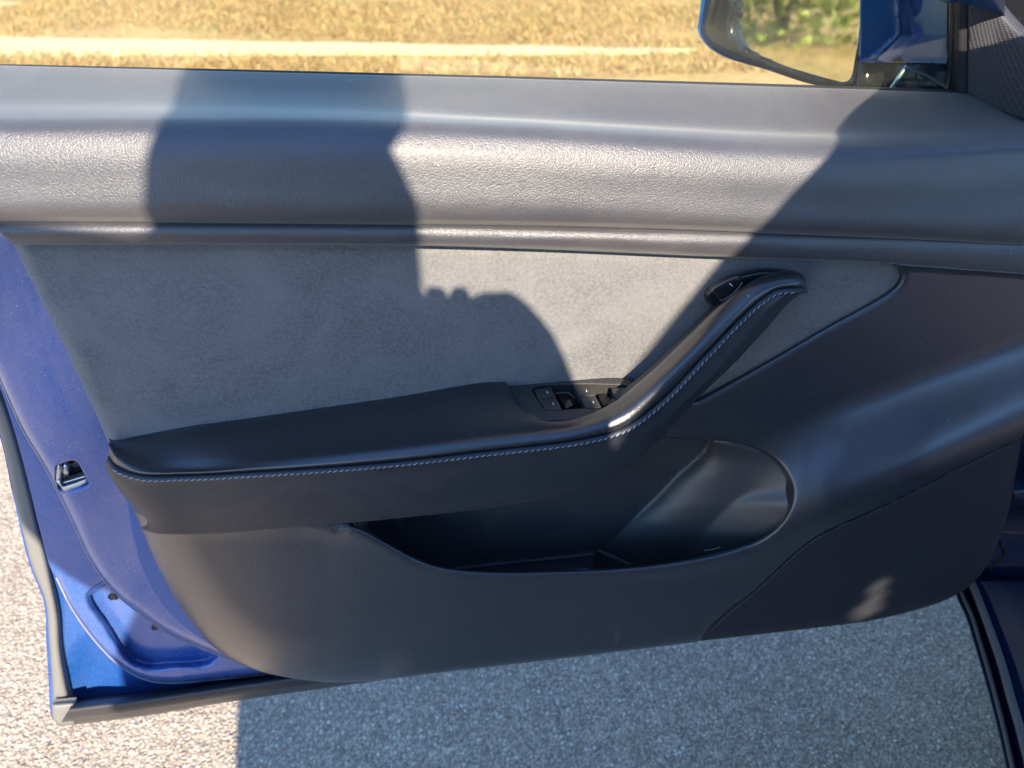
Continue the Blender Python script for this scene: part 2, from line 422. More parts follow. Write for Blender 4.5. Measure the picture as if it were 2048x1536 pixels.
# ================================================================== THE SETTING
def edge_wob(a, b, n, amp, seed):
    r = np.random.default_rng(seed); a = np.array(a, float); b = np.array(b, float); t = np.linspace(0, 1, n)[:, None]
    P = a+(b-a)*t; nn = np.array([-(b-a)[1], (b-a)[0]]); nn = nn/np.linalg.norm(nn)
    w_ = np.convolve(r.normal(0, 1, n+8), np.ones(5)/5, 'same')[4:-4]; return P+nn*(amp*w_)[:, None]
G = 300
mesh_obj('ground', [(-G, -G, -.03), (G, -G, -.03), (G, G, -.03), (-G, G, -.03)], [(0, 1, 2, 3)], M['soil'])["kind"] = 'structure'
L1 = edge_wob((-2.6, -14), (-2.35, 2.35), 50, .05, 3); L2 = edge_wob((-2.35, 2.35), (14, 2.6), 50, .05, 4)
ap = [tuple(p) for p in L1]+[tuple(p) for p in L2[1:]]+[(14, -14)]
n = len(ap); V = [(x, y, 0) for x, y in ap]+[(x, y, -.06) for x, y in ap]
tag(mesh_obj('asphalt', V, [tuple(range(n))[::-1]]+[(i, i+n, (i+1) % n+n, (i+1) % n) for i in range(n)], M['asphalt'], smooth=False), kind='structure')
# pale concrete edging strip lying in the dry verge
kA, kB = atz(-350, 88, -.015), atz(1290, 99, -.015)
dr = (kB-kA)[:2]; Lk = np.linalg.norm(dr); dr = dr/Lk; nr = np.array([-dr[1], dr[0]]); wk = .31
pl = np.vstack([edge_wob(kA[:2]-nr*wk, kB[:2]-nr*wk*.30, 60, .022, 5), [kB[:2]+dr*.35], edge_wob(kB[:2]+nr*wk*.1, kA[:2]+nr*wk, 60, .03, 6)]); n = len(pl)
tag(mesh_obj('concrete_edging', [(x, y, -.008) for x, y in pl]+[(x, y, -.05) for x, y in pl], [tuple(range(n))]+[(i, (i+1) % n, (i+1) % n+n, i+n) for i in range(n)], M['conc'], smooth=False), kind='structure')
pf = atz(-10, 8, -.015)
pl = [(pf[0]-.5, pf[1]-.14), (pf[0]+.1, pf[1]-.12), (pf[0]+.22, pf[1]), (pf[0]+.1, pf[1]+.1), (pf[0]-.5, pf[1]+.13)]; n = 5
tag(mesh_obj('concrete_slab', [(x, y, -.008) for x, y in pl]+[(x, y, -.05) for x, y in pl], [tuple(range(n))]+[(i, (i+1) % n, (i+1) % n+n, i+n) for i in range(n)], M['conc'], smooth=False), kind='structure')
r_ = np.random.default_rng(21); Vg = []; Fg = []
for k in range(1500):
    gx, gy = r_.uniform(-1.4, 1.4), r_.uniform(-.5, 1.6); q = r_.uniform(.0012, .0034); a_ = r_.uniform(0, 6.28); sx_g = r_.uniform(.7, 1.6); b_ = len(Vg)
    for dx, dy, dz in ((1, 0, 0), (0, 1, 0), (-1, 0, 0), (0, -1, 0), (.2, .1, .9), (-.1, 0, -.4)):
        dx, dy = dx*sx_g*r_.uniform(.8, 1.2), dy*r_.uniform(.8, 1.2); Vg.append((gx+q*(dx*cos(a_)-dy*sin(a_)), gy+q*(dx*sin(a_)+dy*cos(a_)), .0008+q*(dz+.3)))
    for i in range(4): Fg += [(b_+i, b_+(i+1) % 4, b_+4), (b_+(i+1) % 4, b_+i, b_+5)]
tag(mesh_obj('loose_grit', Vg, Fg, M['grit'], smooth=False), kind='stuff', label='loose pale grit scattered on the grey asphalt')
# dry grass: thousands of short blades over the verge in view (and the strip the mirror shows)
def straw(n, xr, yr, seed, hmax=.05, keep=None):
    r = np.random.default_rng(seed)
    X = r.uniform(*xr, n); Y = r.uniform(*yr, n)
    if keep is not None: k = keep(X, Y, r); X, Y = X[k], Y[k]
    n = len(X); a = r.uniform(0, 2*pi, n); L = r.uniform(.03, .11, n); wd = r.uniform(.0018, .005, n); h = r.uniform(.0, hmax, n)
    P0 = np.stack([X, Y, np.full(n, -.028)], 1); D = np.stack([np.cos(a)*L, np.sin(a)*L, h], 1); Sx = np.stack([-np.sin(a)*wd, np.cos(a)*wd, np.zeros(n)], 1)
    Vv = np.stack([P0-Sx, P0+Sx, P0+D*.6+Sx*.8+[0, 0, .006], P0+D*.6-Sx*.8+[0, 0, .006], P0+D], 1).reshape(-1, 3)
    return Vv, n
Vs, ns = [], 0
def near_kerb(X, Y, r):
    d = np.abs((X-kA[0])*nr[0]+(Y-kA[1])*nr[1]); al = (X-kA[0])*dr[0]+(Y-kA[1])*dr[1]
    patchy = np.sin(X*1.7+np.sin(Y*2.3)*1.5)+np.sin(Y*3.1+X*.6) > -1.1+r.normal(0, .5, len(X))
    return ~((d < .2) & (al < Lk+.3) & (r.random(len(X)) < np.interp(al, [0, Lk*.55, Lk*.9, Lk+.2], [.97, .95, .72, .2]))) & patchy
for args in ((90000, (-4.5, 5.5), (4.2, 8.6), 1, .05), (26000, (-10, -2.5), (-3, 6), 2, .06)):
    v_, n_ = straw(*args, keep=near_kerb); Vs.append(v_); ns += n_
Vs = np.vstack(Vs); Fs = []
for i in range(ns): b = i*5; Fs += [(b, b+1, b+2, b+3), (b+3, b+2, b+4)]
tag(mesh_obj('dry_grass', Vs, Fs, M['straw'], smooth=False), kind='stuff', label='straw coloured dry grass covering the verge beyond the window')

# shrubs along the far left of the pad (they are what the wing mirror reflects)
def shrub(loc, R, H, seed, label):
    r = np.random.default_rng(seed); t = empty('shrub', loc); tag(t, label, 'shrub', 'shrubs along the verge')
    P = []
    for k in range(6):
        a = r.uniform(0, 6.28); P.append(tube('stem' , [np.array(loc)+[0, 0, -.05], np.array(loc)+[cos(a)*R*.3, sin(a)*R*.3, H*.4], np.array(loc)+[cos(a)*R*.6, sin(a)*R*.6, H*.75]], [.05, .03, .012], M['bark'], t, 6))
    nb = 300; C = r.normal(0, 1, (nb, 3)); C /= np.linalg.norm(C, axis=1)[:, None]; C *= (r.random((nb, 1))**.4)*[R, R, H*.5]; C[:, 2] += H*.52
    V = []; F = []
    for c in C:
        q = c+r.normal(0, .22*R, (60, 3)); 
        for p in q:
            if p[2] < 0.02: continue
            u = r.normal(0, 1, 3); u /= np.linalg.norm(u); v = np.cross(u, r.normal(0, 1, 3)); v /= np.linalg.norm(v); s_ = r.uniform(.05, .095)
            b = len(V); p = p+np.array(loc); V += [p-u*s_, p+v*s_*.5, p+u*s_, p-v*s_*.5]; F.append((b, b+1, b+2, b+3))
    mesh_obj('foliage', V, F, M['leaf'], t, smooth=False)
SHR = [((-10.2, 2.3, 0), 2.0, 4.2, 12, 'broad bright green shrub nearest the asphalt corner'), ((-10.8, 6.6, 0), 1.7, 3.4, 13, 'rounded lower shrub in the middle of the row'), ((-12.0, 10.2, 0), 1.9, 4.4, 14, 'tallest shrub at the far end of the row')]
for s_ in SHR: shrub(*s_)

# ================================================================== THE DOOR
door = empty('car_door', (.66, .03, .28)); tag(door, 'open dark blue car door, inner side with black trim, armrest and window', 'car door')

# ---- outlines measured from the sight lines
GRO = [(-60, 441), (0, 442), (400, 444), (838, 447), (1200, 455), (1500, 464), (1800, 476), (2048, 488), (2160, 494)]
gx_, gy_ = zip(*GRO)
def gro(x): return np.interp(x, gx_, gy_)
FAB_TOP = [(28, 490), (400, 490), (838, 493), (1100, 501), (1400, 514), (1760, 526)]
FAB_R = [(1785, 531), (1802, 547), (1793, 570), (1650, 655), (1500, 742), (1395, 800)]
# ---- upper trim
def row(keys, xs):
    k = np.array(keys, float); return [at(x, np.interp(x, k[:, 0], k[:, 1]), np.interp(x, k[:, 0], k[:, 2])) for x in xs]
def srow(keys, n=60):
    k = spl(np.array(keys, float)*[1, 1, 1000], n*4); k[:, 2] /= 1000; xs = np.linspace(-160, 2200, n)
    o = np.argsort(k[:, 0]); k = k[o]; return [at(x, np.interp(x, k[:, 0], k[:, 1]), np.interp(x, k[:, 0], k[:, 2])) for x in xs]
rows = [srow([(-160, 140, .098), (0, 142, .098), (1000, 168, .098), (1900, 192, .098), (2200, 200, .098)]),
        srow([(-160, 126, .0905), (0, 131, .0905), (1000, 157, .0905), (1900, 185, .0905), (2200, 195, .0905)]),
        srow([(-160, 131, .086), (0, 136, .086), (1000, 162, .086), (1900, 190, .086), (2200, 200, .086)]),
        srow([(-160, 165, .062), (0, 168, .062), (1000, 196, .062), (1660, 222, .062), (2048, 226, .064), (2200, 226, .064)]),
        srow([(-160, 200, .036), (0, 203, .036), (600, 212, .036), (1000, 232, .036), (1660, 262, .036), (2048, 256, .036), (2200, 254, .036)]),
        srow([(-160, 226, .009), (0, 229, .009), (600, 230, 0.009), (1000, 243, 0.009), (1660, 282, 0.009), (2048, 274, .018), (2200, 270, .018)]),
        srow([(-160, 242, -.003), (0, 245, -.003), (600, 243, -0.002), (1000, 255, -0.002), (1660, 298, -0.002), (2048, 284, .008), (2200, 280, .008)]),
        srow([(-160, 260, -.0095), (0, 262, -.0095), (600, 258, -0.0085), (1000, 269, -0.0085), (1660, 316, -0.0085), (2048, 296, 0), (2200, 292, 0)]),
        srow([(-160, 297, -.0155), (0, 299, -.0155), (600, 293, -0.016), (1000, 304, -0.0162), (1660, 345, -0.0135), (2048, 325, -.005), (2200, 322, -.005)]),
        srow([(-160, 363, -.0195), (0, 363, -.0195), (600, 355, -0.0205), (1000, 364, -0.0212), (1660, 404, -.0168), (2048, 400, -.0115), (2200, 400, -.011)]),
        srow([(-160, 430, -.0205), (0, 431, -.0205), (600, 435, -0.0215), (1200, 444, -0.0212), (1800, 465, -.0172), (2200, 486, -.013)]),
        srow([(-160, 439, -.017), (0, 440, -.017), (600, 444, -.017), (1200, 453, -.016), (1800, 474, -.0135), (2200, 495, -.010)]),
        srow([(-160, 442, .004), (0, 443, .004), (600, 447, .004), (1200, 456, .004), (1800, 477, .004), (2200, 498, .004)])]
Gt = loft(rows, 3, 4)
# the trim's rear end follows the door edge
ut = grid_obj('upper_trim', Gt, M['vinyl'], door)

# ---- door card
CR = [(-100, 1040), (600, 1040), (760, 1070), (900, 1120), (1300, 1128), (1400, 1120), (1500, 1105), (1588, 1062), (1686, 1012), (1780, 974), (1891, 925), (2048, 855), (2160, 800)]
cx_, cy_ = zip(*CR)
def cardY(x, y):
    g = gro(x); u = y-g
    amp = np.interp(x, [0, 1300, 1800, 2200], [.0095, .0095, .005, .004])
    wid = np.interp(x, [0, 1100, 1500, 2200], [46, 48, 55, 70])
    bead = -amp*np.clip(np.sin(pi*np.clip(u/wid, 0, 1)), 0, 1)**.55
    base = np.interp(x, [0, 1400, 2100], [-.0085, -.0085, -.0075])+.012*sst((y-560)/200)*sst((700-x)/200)
    c = np.interp(x, cx_, cy_); Wd = np.interp(x, [650, 1200, 1600, 2048], [60, 200, 230, 190])
    yc = np.interp(x, [200, 650, 950, 1500, 1650, 1850, 2048, 2160], [-.040, -.040, -.047, -.047, -.056, -.056, -.046, -.042])
    t = (y-(c-Wd))/Wd
    led = (yc-base)*sst(t)
    back = np.where(y > c, (y-c)/240*.016 + .004*sst((y-c)/40), 0)
    return base+bead+led+back
card_out = ([(-28, 442), (0, 442.5), (400, 444.5), (838, 447.5), (1200, 455.5), (1500, 464.5), (1800, 476.5), (2048, 488.5), (2130, 493), (2118, 600), (2095, 700), (2066, 800), (2047, 866),
             (2043, 877), (1936, 926), (1847, 971), (1757, 1015), (1686, 1046), (1632, 1073), (1588, 1107), (1547, 1145), (1503, 1185), (1445, 1234), (1400, 1279), (1396, 1284),
             (1300, 1296), (1100, 1320), (900, 1343), (750, 1361), (680, 1365), (600, 1359), (500, 1336), (430, 1296), (380, 1241), (340, 1180), (303, 1108), (280, 1050), (240, 960), (222, 900), (240, 890),
             (600, 850), (1010, 800), (1200, 830), (1370, 815), (1395, 800)][:])
fr = FAB_R[::-1][1:] + FAB_TOP[::-1]
card_out += fr
def densify(P, step):
    """straight-ish resample that keeps the corners"""
    P = np.array(P, float); out = []
    for a, b in zip(P, np.roll(P, -1, 0)):
        k = max(1, int(np.linalg.norm(b-a)/step)); out += [a+(b-a)*i/k for i in range(k)]
    return np.array(out)
def soft(P, step=9, keep=()):
    """smooth closed outline but keep the listed corners sharp"""
    P = [tuple(p) for p in P]; ks = [P.index(tuple(k)) for k in keep]
    if not ks: return sm(P, step)
    out = []; ks.sort()
    for i, a in enumerate(ks):
        b = ks[(i+1) % len(ks)]; seg = P[a:b+1] if b > a else P[a:]+P[:b+1]
        Q = sm(seg, step, closed=False) if len(seg) > 2 else ev(np.array(seg, float), max(2, int(np.linalg.norm(np.subtract(*seg))/step)))
        out += list(Q[:-1])
    return np.array(out)
card_p = soft(card_out, 9, [(-28, 442), (2130, 493), (2043, 877), (1400, 1279), (1396, 1284), (222, 900), (240, 890), (1370, 815), (1395, 800), (28, 490)])
HOLE = [(700, 1040), (740, 1064), (780, 1088), (830, 1115), (880, 1132), (940, 1140), (1020, 1143), (1120, 1141), (1220, 1137), (1320, 1127), (1400, 1113), (1470, 1096), (1530, 1072), (1566, 1040), (1583, 1005), (1584, 975),
        (1572, 945), (1548, 918), (1515, 899), (1470, 886), (1420, 880), (1370, 878), (1320, 879), (1270, 905), (1190, 940), (1100, 965), (950, 985), (800, 1000), (720, 1010)]
hole_p = sm(HOLE, 9)
low = [p for p in map(tuple, hole_p) if p[1] > 1035 or p[0] > 1540]
left_edge = np.array([p for p in card_p if p[1] > 1000 and p[0] < 760])
bot_edge = np.array([p for p in card_p if p[1] > 1200 and 600 < p[0] < 1500])
def opend(P, line):
    best = np.full(len(P), 1e9); line = np.asarray(line)
    for a, b in zip(line[:-1], line[1:]):
        ab = b-a; t = np.clip(((P-a)@ab)/(ab@ab+1e-9), 0, 1); best = np.minimum(best, np.linalg.norm(P-(a+t[:, None]*ab), axis=1))
    return best
def qr(d, R, depth): d = np.clip(d/R, 0, 1); return depth*(1-np.sqrt(np.clip(1-(1-d)**2, 0, 1)))
fab_edge = sm(FAB_R, 9, False); fabt = sm(FAB_TOP, 9, False)
rim_all = sm(HOLE[:24], 9, False); rim_low = sm(HOLE[:15], 9, False); rim_up = sm(HOLE[13:24], 9, False); gril = sm(card_out[13:25], 9, False)
def card_fn(x, y, P):
    Y = cardY(x, y)
    Y = Y+qr(opend(P, left_edge), 90, .034)+qr(opend(P, bot_edge), 14, .006)
    Y = Y+qr(opend(P, fab_edge), 16, .006)+qr(opend(P, fabt), 6, .003)
    Rr = np.where(y > 1000, np.interp(x, [1400, 1575], [20, 7]), 7); Y = Y+qr(opend(P, rim_all), Rr, 1)*Rr*.00048
    Y = Y+qr(opend(P, gril), 6, .0012)
    return Y
SEAM = [(28, 489), (400, 488.5), (838, 491.5), (1100, 499.5), (1400, 512.5), (1600, 520), (1760, 526), (1900, 536), (2125, 552)]
sx_, sy_ = zip(*SEAM)
strip_out = [(-28, 442)]+card_out[1:8]+[(2130, 493), (2125, 552)]+SEAM[::-1][1:]
strip_p = soft(strip_out, 9, [(-28, 442), (2130, 493), (2125, 552), (28, 489)])
patch('trim_strip', strip_p, Ypos(card_fn), M['vinyl'], door, sp=10, rings=(2, 5, 9), rim=.02, raw=True)
k0 = card_out.index((2118, 600)); ci = card_out.index((1760, 526)) if (1760, 526) in card_out else None
card2 = [(2125, 552)]+card_out[k0:card_out.index((1395, 800))+1]+FAB_R[::-1][1:]+[(1760, 526), (1900, 536)]
card_p = soft(card2, 9, [(2125, 552), (2043, 877), (1400, 1279), (1396, 1284), (222, 900), (240, 890), (1370, 815), (1395, 800), (1760, 526)])
def card_rim(p):
    k = 1.0 if (pdist(hole_p, np.array([p]))[0] < 2 and p[1] > 1000 and p[0] > 690) else 0.0
    return np.array([0, .03*(1-k)+.010*k, -.05*k])
patch('door_card', card_p, Ypos(card_fn), M['card'], door, sp=13, rings=(2, 5, 9, 15, 22, 30), holes=[hole_p], rim=.03, rimdir=card_rim, raw=True)

for k, pts_ in enumerate(([(1206, 1248), (1216, 1252), (1228, 1256), (1238, 1258)], [(1236, 1260), (1234, 1272), (1228, 1284)], [(1240, 1262), (1238, 1274), (1232, 1286)], [(1408, 1101), (1424, 1099), (1440, 1094)], [(1232, 1262), (1229, 1274), (1224, 1282)])):
    p_ = np.array(pts_, float); tube('scuff_mark', [at(x, y, float(card_fn(np.array([x]), np.array([y]), np.array([[x, y]]))[0])+.0002) for x, y in p_], .00032, M['rubber'], door, 5)
# ---- fabric insert
fab_out = [(26, 487), (400, 482), (838, 485), (1100, 493), (1400, 506), (1760, 517), (1815, 530), (1812, 575), (1650, 668), (1500, 755), (1400, 812), (1200, 800), (1000, 790), (600, 850), (216, 884), (200, 846), (120, 676)]
fab_p = soft(fab_out, 9, [(26, 487), (1760, 517), (1400, 812), (216, 884)])
lft = np.array([(26, 487), (120, 676), (216, 884.0)])
def fab_fn(x, y, P): return .001+.006*sst((x-1300)/500)*0+qr(opend(P, lft), 26, .012)-.003*np.sin(pi*np.clip((y-490)/380, 0, 1))+qr(opend(P, fabt), 14, .003)
patch('fabric_insert', fab_p, Ypos(fab_fn), M['suede'], door, sp=16, rings=(3, 8, 15, 24), rim=.02, raw=True)

# ---- speaker grille
gr_out = [(1400, 1282), (1445, 1237), (1503, 1188), (1547, 1148), (1588, 1110), (1632, 1076), (1686, 1049), (1757, 1018), (1847, 974), (1936, 929), (2043, 879),
          (2034, 935), (2012, 1042), (1998, 1078), (1976, 1127), (1945, 1167), (1922, 1184), (1882, 1204), (1802, 1228), (1730, 1243), (1560, 1264)]
gr_p = soft(gr_out, 9, [(1400, 1282), (2043, 879)])
gr_top = sm(gr_out[:11], 9, False); gr_bot = sm(gr_out[10:]+gr_out[:1], 9, False)
def gr_fn(x, y, P): return cardY(x, y)+.0004+qr(opend(P, gr_top), 6, .0016)+qr(opend(P, gr_bot), 22, .014)
patch('speaker_grille', gr_p, Ypos(gr_fn), M['grille'], door, sp=14, rings=(2, 5, 9, 15, 22), rim=.03, raw=True)

# ---- map pocket: back wall, floor, bottle scoop
vx = np.array([(1420, 884), (1390, 915), (1345, 955), (1300, 1000), (1255, 1040), (1215, 1080), (1196, 1108), (1180, 1150)], float)
fl = np.array([(680, 1140), (905, 1139), (1000, 1127), (1100, 1117), (1190, 1107), (1230, 1118), (1280, 1138), (1400, 1160)], float)
scoop_edge = np.vstack([[(1592, 1300), (1590, 1080)], sm(HOLE[14:23], 9, False)])
def liner_fn(x, y, P):
    xv = np.interp(y, vx[:, 1], vx[:, 0]); nx = (x-xv)*.72
    wall = .034-.010*sst((950-y)/80)
    fy = np.interp(x, fl[:, 0], fl[:, 1]); floor = -np.clip((y-fy)/30, 0, 1)*.035
    ce = np.interp(y, [880, 920, 960, 1010, 1070], [-.006, -.015, -.028, -.043, -.052]); dd = opend(P, scoop_edge); tt = dd/(dd+np.clip(nx, 0, None)+1e-6)
    scoop = ce+.0045+(.034-ce)*(np.clip(tt, 0, 1)**1.15)
    s = sst((nx+4)/10)
    return (wall+floor)*(1-s)+np.where(nx > 0, scoop, .034)*s
lin_out = [(620, 930), (640, 1000), (680, 1060), (760, 1120), (860, 1165), (1000, 1178), (1200, 1170), (1400, 1145), (1510, 1105), (1575, 1060), (1590, 1005), (1591, 975), (1579, 940), (1553, 911), (1518, 891), (1470, 878), (1420, 872), (1320, 870), (1260, 860), (1000, 900)]
patch('pocket_liner', lin_out, Ypos(liner_fn), M['liner'], door, sp=7, rings=(4,), rim=0)
pm = tube('pocket_mat_edge', [at(x, y, Yv) for x, y, Yv in ((912, 1137, .022), (1000, 1127, .024), (1100, 1117, .026), (1188, 1108, .028))], .0022, M['liner'], door, 8)
tube('liner_ridge', [at(x, y, Yv) for x, y, Yv in ((1196, 1101, .022), (1222, 1112, .016), (1262, 1130, .008))], .0018, M['liner'], door, 8)

# ---- armrest
Zt = lambda x: float(np.interp(x, [216, 600, 1010, 1300], [.724, .734, .744, .744]))
colA = [(217, 877), (236, 874), (270, 869), (371, 853), (500, 836), (781, 795), (1006, 762), (1042, 815), (1120, 840), (1222, 807), (1275, 767), (1372, 675), (1436, 613), (1483, 579), (1531, 551), (1596, 547), (1608, 556)]
colB = [(220, 883), (240, 898), (275, 912), (375, 918), (500, 908), (781, 880), (1000, 856), (1065, 851), (1132, 848), (1236, 814), (1285, 773), (1382, 683), (1449, 612), (1495, 573), (1538, 554), (1600, 552), (1611, 560)]
colC = [(218, 892), (233, 916), (264, 933), (371, 940), (500, 931), (781, 904), (1000, 880), (1087, 871), (1146, 862), (1249, 828), (1299, 786), (1396, 693), (1465, 622), (1507, 583), (1545, 564), (1602, 559), (1613, 565)]
colD = [(217, 911), (235, 933), (268, 947), (371, 950), (508, 943), (781, 923), (1000, 898), (1090, 888), (1155, 879), (1258, 849), (1312, 808), (1406, 712), (1474, 641), (1516, 602), (1550, 580), (1602, 574), (1613, 571)]
colE = [(238, 980), (254, 990), (284, 1003), (385, 1010), (520, 1002), (790, 978), (1010, 955), (1110, 945), (1190, 925), (1290, 870), (1348, 822), (1434, 738), (1492, 672), (1532, 625), (1566, 594), (1604, 583), (1612, 576)]
colF = [(282, 1055), (291, 1061), (306, 1066), (400, 1069), (542, 1058), (800, 1036), (1020, 1010), (1121, 992), (1223, 955), (1322, 876), (1392, 800), (1460, 735), (1510, 682), (1545, 643), (1575, 608), (1600, 589), (1610, 580)]
YC = [-.010, -.026, -.036, -.044, -.053, -.064, -.070, -.072, -.072, -.070, -.067, -.060, -.052, -.046, -.040, -.033, -.020]
YA2 = {9: -.046, 10: -.040, 11: -.036, 12: -.030, 13: -.024, 14: -.016, 15: -.012, 16: -.012}
def rowA():
    o = []
    for i, (x, y) in enumerate(colA):
        o.append(atz(x, y, Zt(x)) if i < 9 else at(x, y, YA2[i]))
    return o
def rowB(mixr=1.0):
    o = []
    for i, (x, y) in enumerate(colB):
        o.append(atz(x, y, Zt(x)+.0004) if i < 9 else at(x, y, YA2[i]-.014))
    return o
def off(row, dx, dy, Y0, dY): return [at(x+dx, y+dy, yy+dY) for (x, y), yy in zip(row, Y0)]
def nrm_off(row, d):
    P = np.array(row, float); T = np.gradient(P, axis=0); T[0] = (9, 3.5); T /= np.linalg.norm(T, axis=1)[:, None]
    return [tuple(p+np.array([-t[1], t[0]])*d) for p, t in zip(P, T)]      # positive d: to the lower right
A_ = rowA(); B_ = rowB()
C_ = off(colC, 0, 0, YC, 0)
Dd = nrm_off(colD, -5)
C2 = off(Dd, 0, 0, YC, -.0035)
D_ = off(colD, 0, 0, YC, -.0015)
D2 = off(nrm_off(colD, 2), 0, 0, YC, .006)
A0 = [p+np.array([0, .004, -.010]) for p in A_]
arm = empty('armrest', tuple(at(900, 920, -.03))); arm.parent = door; arm.matrix_parent_inverse = Matrix.Translation(-Vector(door.location))
arm_base = Vector(arm.location)
def armobj(o): return o
def fixp(o):            # armrest sub-parts: keep world coordinates
    o.parent = arm; o.matrix_parent_inverse = Matrix.Translation(-arm_base); return o
fixp(grid_obj('armrest_pad', loft([A0, A_, B_, C_, C2, D_, D2], 6, 5), M['leather']))
E1 = off(nrm_off(colD, 1), 0, 0, YC, .005); E2 = off(nrm_off(colD, 3), 0, 0, YC, -.0030); E3 = off(nrm_off(colD, 8), 0, 0, YC, -.0048)
E3b = off(nrm_off(colD, 14), 0, 0, YC, -.0040); E4 = off(colE, 0, 0, YC, -.0035)
YF = [y+(.002 if i < 6 else .006 if i < 8 else .010) for i, y in enumerate(YC)]; YF[0] = -.008
F_ = off(colF, 0, 0, YF, 0)
F0 = off(nrm_off(colF, -12), 0, 0, YC, .0005)
F2_ = [p+np.array([0, .03 if i < 9 else .012, -.004]) for i, p in enumerate(F_)]
F3_ = [at(x-4, y-8, (.02 if i < 10 else .002)) for i, (x, y) in enumerate(colF)]
fixp(grid_obj('armrest_side', loft([E1, E2, E3, E3b, E4, F0, F_, F2_, F3_], 6, 5), M['leather_side']))
# closed end of the grab handle and its rear face
Hh = [A0[9:], [p+np.array([0.004, .020, -.012]) for p in A_[9:]], [p+np.array([.0, .012, .004]) for p in F_[9:]], F_[9:]]
fixp(grid_obj('handle_back', loft([list(r) for r in Hh], 4, 3), M['leather_side']))
endc = [A_[-1], B_[-1], C_[-1], C2[-1], D_[-1], E2[-1], E3[-1], E4[-1], F_[-1], F_[-1]+np.array([0, .02, 0]), A_[-1]+np.array([.0, .02, 0])]
cc = np.mean(endc, axis=0)+np.array([.001, 0, 0]); V = list(endc)+[cc]; nE = len(endc)
fixp(mesh_obj('handle_end', V, [(i, (i+1) % nE, nE) for i in range(nE)], M['leather_side']))
# stitching
Ps = nrm_off(colD, 10.5); SP = spl_fixed(np.array([(*p, y-.0052) for p, y in zip(Ps, YC)])*[1, 1, 1000], 40); SP[:, 2] /= 1000
SP = ev(SP[30:-46]*[1, 1, 1], 2400); Ls = np.r_[0, np.cumsum(np.linalg.norm(np.diff(SP[:, :2], axis=0), axis=1))]
V = []; F = []; pos = 0
while pos < Ls[-1]-11:
    a, b = pos+1.2, pos+10.8; q = [np.array([np.interp(s__, Ls, SP[:, k]) for k in range(3)]) for s__ in np.linspace(a, b, 5)]
    t = q[-1][:2]-q[0][:2]; t /= np.linalg.norm(t); nn = np.array([-t[1], t[0]])
    base = len(V)
    for i, p in enumerate(q):
        f_ = (i/4-.5); wv = 1.0*(1-(2*abs(f_))**3*.7); c2 = p[:2]+nn*(f_*-3.0)
        for kx, ky in ((-1, 0), (0, -.0007), (1, 0), (0, .0004)):
            V.append(at(c2[0]+nn[0]*wv*kx, c2[1]+nn[1]*wv*kx, p[2]+ky))
    for i in range(4):
        for k in range(4): F.append((base+i*4+k, base+i*4+(k+1) % 4, base+(i+1)*4+(k+1) % 4, base+(i+1)*4+k))
    F += [(base, base+1, base+2, base+3), (base+16, base+19, base+18, base+17)]
    pos += 12.4
st = fixp(mesh_obj('stitching', V, F, M['thread'])); st["kind"] = 'stuff'

# ---- window switch panel
swp_e = empty('switch_panel', tuple(atz(1130, 795, .74))); swp_e.parent = door; swp_e.matrix_parent_inverse = Matrix.Translation(-Vector(door.location))
def fixs(o): o.parent = swp_e; o.matrix_parent_inverse = Matrix.Translation(-Vector(swp_e.location)); return o
bez = [(1004, 764), (1064, 757), (1137, 753), (1225, 755), (1254, 759), (1272, 768), (1300, 790), (1240, 830), (1200, 838), (1150, 840), (1120, 841), (1093, 841), (1077, 838), (1056, 828), (1040, 814), (1024, 796)]
bezp = soft(bez, 6, [(1004, 764)])
rec = [(1065, 780), (1072, 774), (1108, 771), (1161, 769), (1210, 770), (1262, 774), (1285, 790), (1240, 812), (1202, 816), (1166, 817), (1123, 819.5), (1094, 819.5), (1086, 816), (1076, 800), (1068, 787)]
recp = sm(rec, 5)
def bz(x, y, P): return np.interp(x, [216, 600, 1010, 1300], [.724, .734, .744, .744])+.0018-qr(pdist(bezp, P), 5, .0018)-qr(pdist(recp, P), 3, .0012)
fixs(patch('bezel', bezp, Zpos(bz), M['matt'], None, sp=9, rings=(1.5, 3.5, 6), holes=[recp], rim=.012, rimdir=(0, 0, -1), raw=True))
fixs(patch('recess_floor', [(1055, 770), (1110, 765), (1200, 765), (1290, 772), (1290, 800), (1200, 822), (1100, 826), (1070, 812)], Zpos(lambda x, y, P: .7445-.014), M['black'], None, sp=12, rings=(), rim=0))
def sw(name, quad, dz=.0012, h=.008, tilt=0, mat=None):
    c = [atz(x, y, .7445+dz+tilt*k) for (x, y), k in zip(quad, (1, 1, 0, 0))]
    o = fixs(block(name, [p-np.array([0, 0, h]) for p in c]+c, mat or M['matt'], None, .0007)); return o
sws = [([(1069, 778), (1102, 773), (1111.5, 793), (1076, 796.5)], (1094, 784), True), ([(1076, 797.5), (1112, 794.5), (1124, 818), (1090, 818)], (1106, 807), True),
       ([(1147, 772), (1178, 770.5), (1190, 790.5), (1159, 792)], (1172.5, 781), True), ([(1160, 793), (1191, 791.5), (1203, 814), (1172, 816)], (1186, 803.5), True),
       ([(1222, 776), (1262, 774), (1275, 793), (1232, 797)], None, False)]
for q, mk, k in sws:
    o = sw('switch', q, .0016)
    if mk:
        x, y = mk; d_ = [(x-.8, y-2.2), (x+.6, y-2.2), (x+1.6, y+2), (x+.2, y+2)]
        c = [atz(a, b, .7465) for a, b in d_]; fixs(block('switch_mark', [p-np.array([0, 0, .0006]) for p in c]+c, M['mark'], None, 0))
sw('switch_well', [(1112, 788), (1134, 785), (1152, 808), (1132, 817)], -.007, .004, 0, M['gloss'])
sw('switch_well', [(1196, 788), (1215, 786), (1226, 803), (1206, 812)], -.007, .004, 0, M['gloss'])
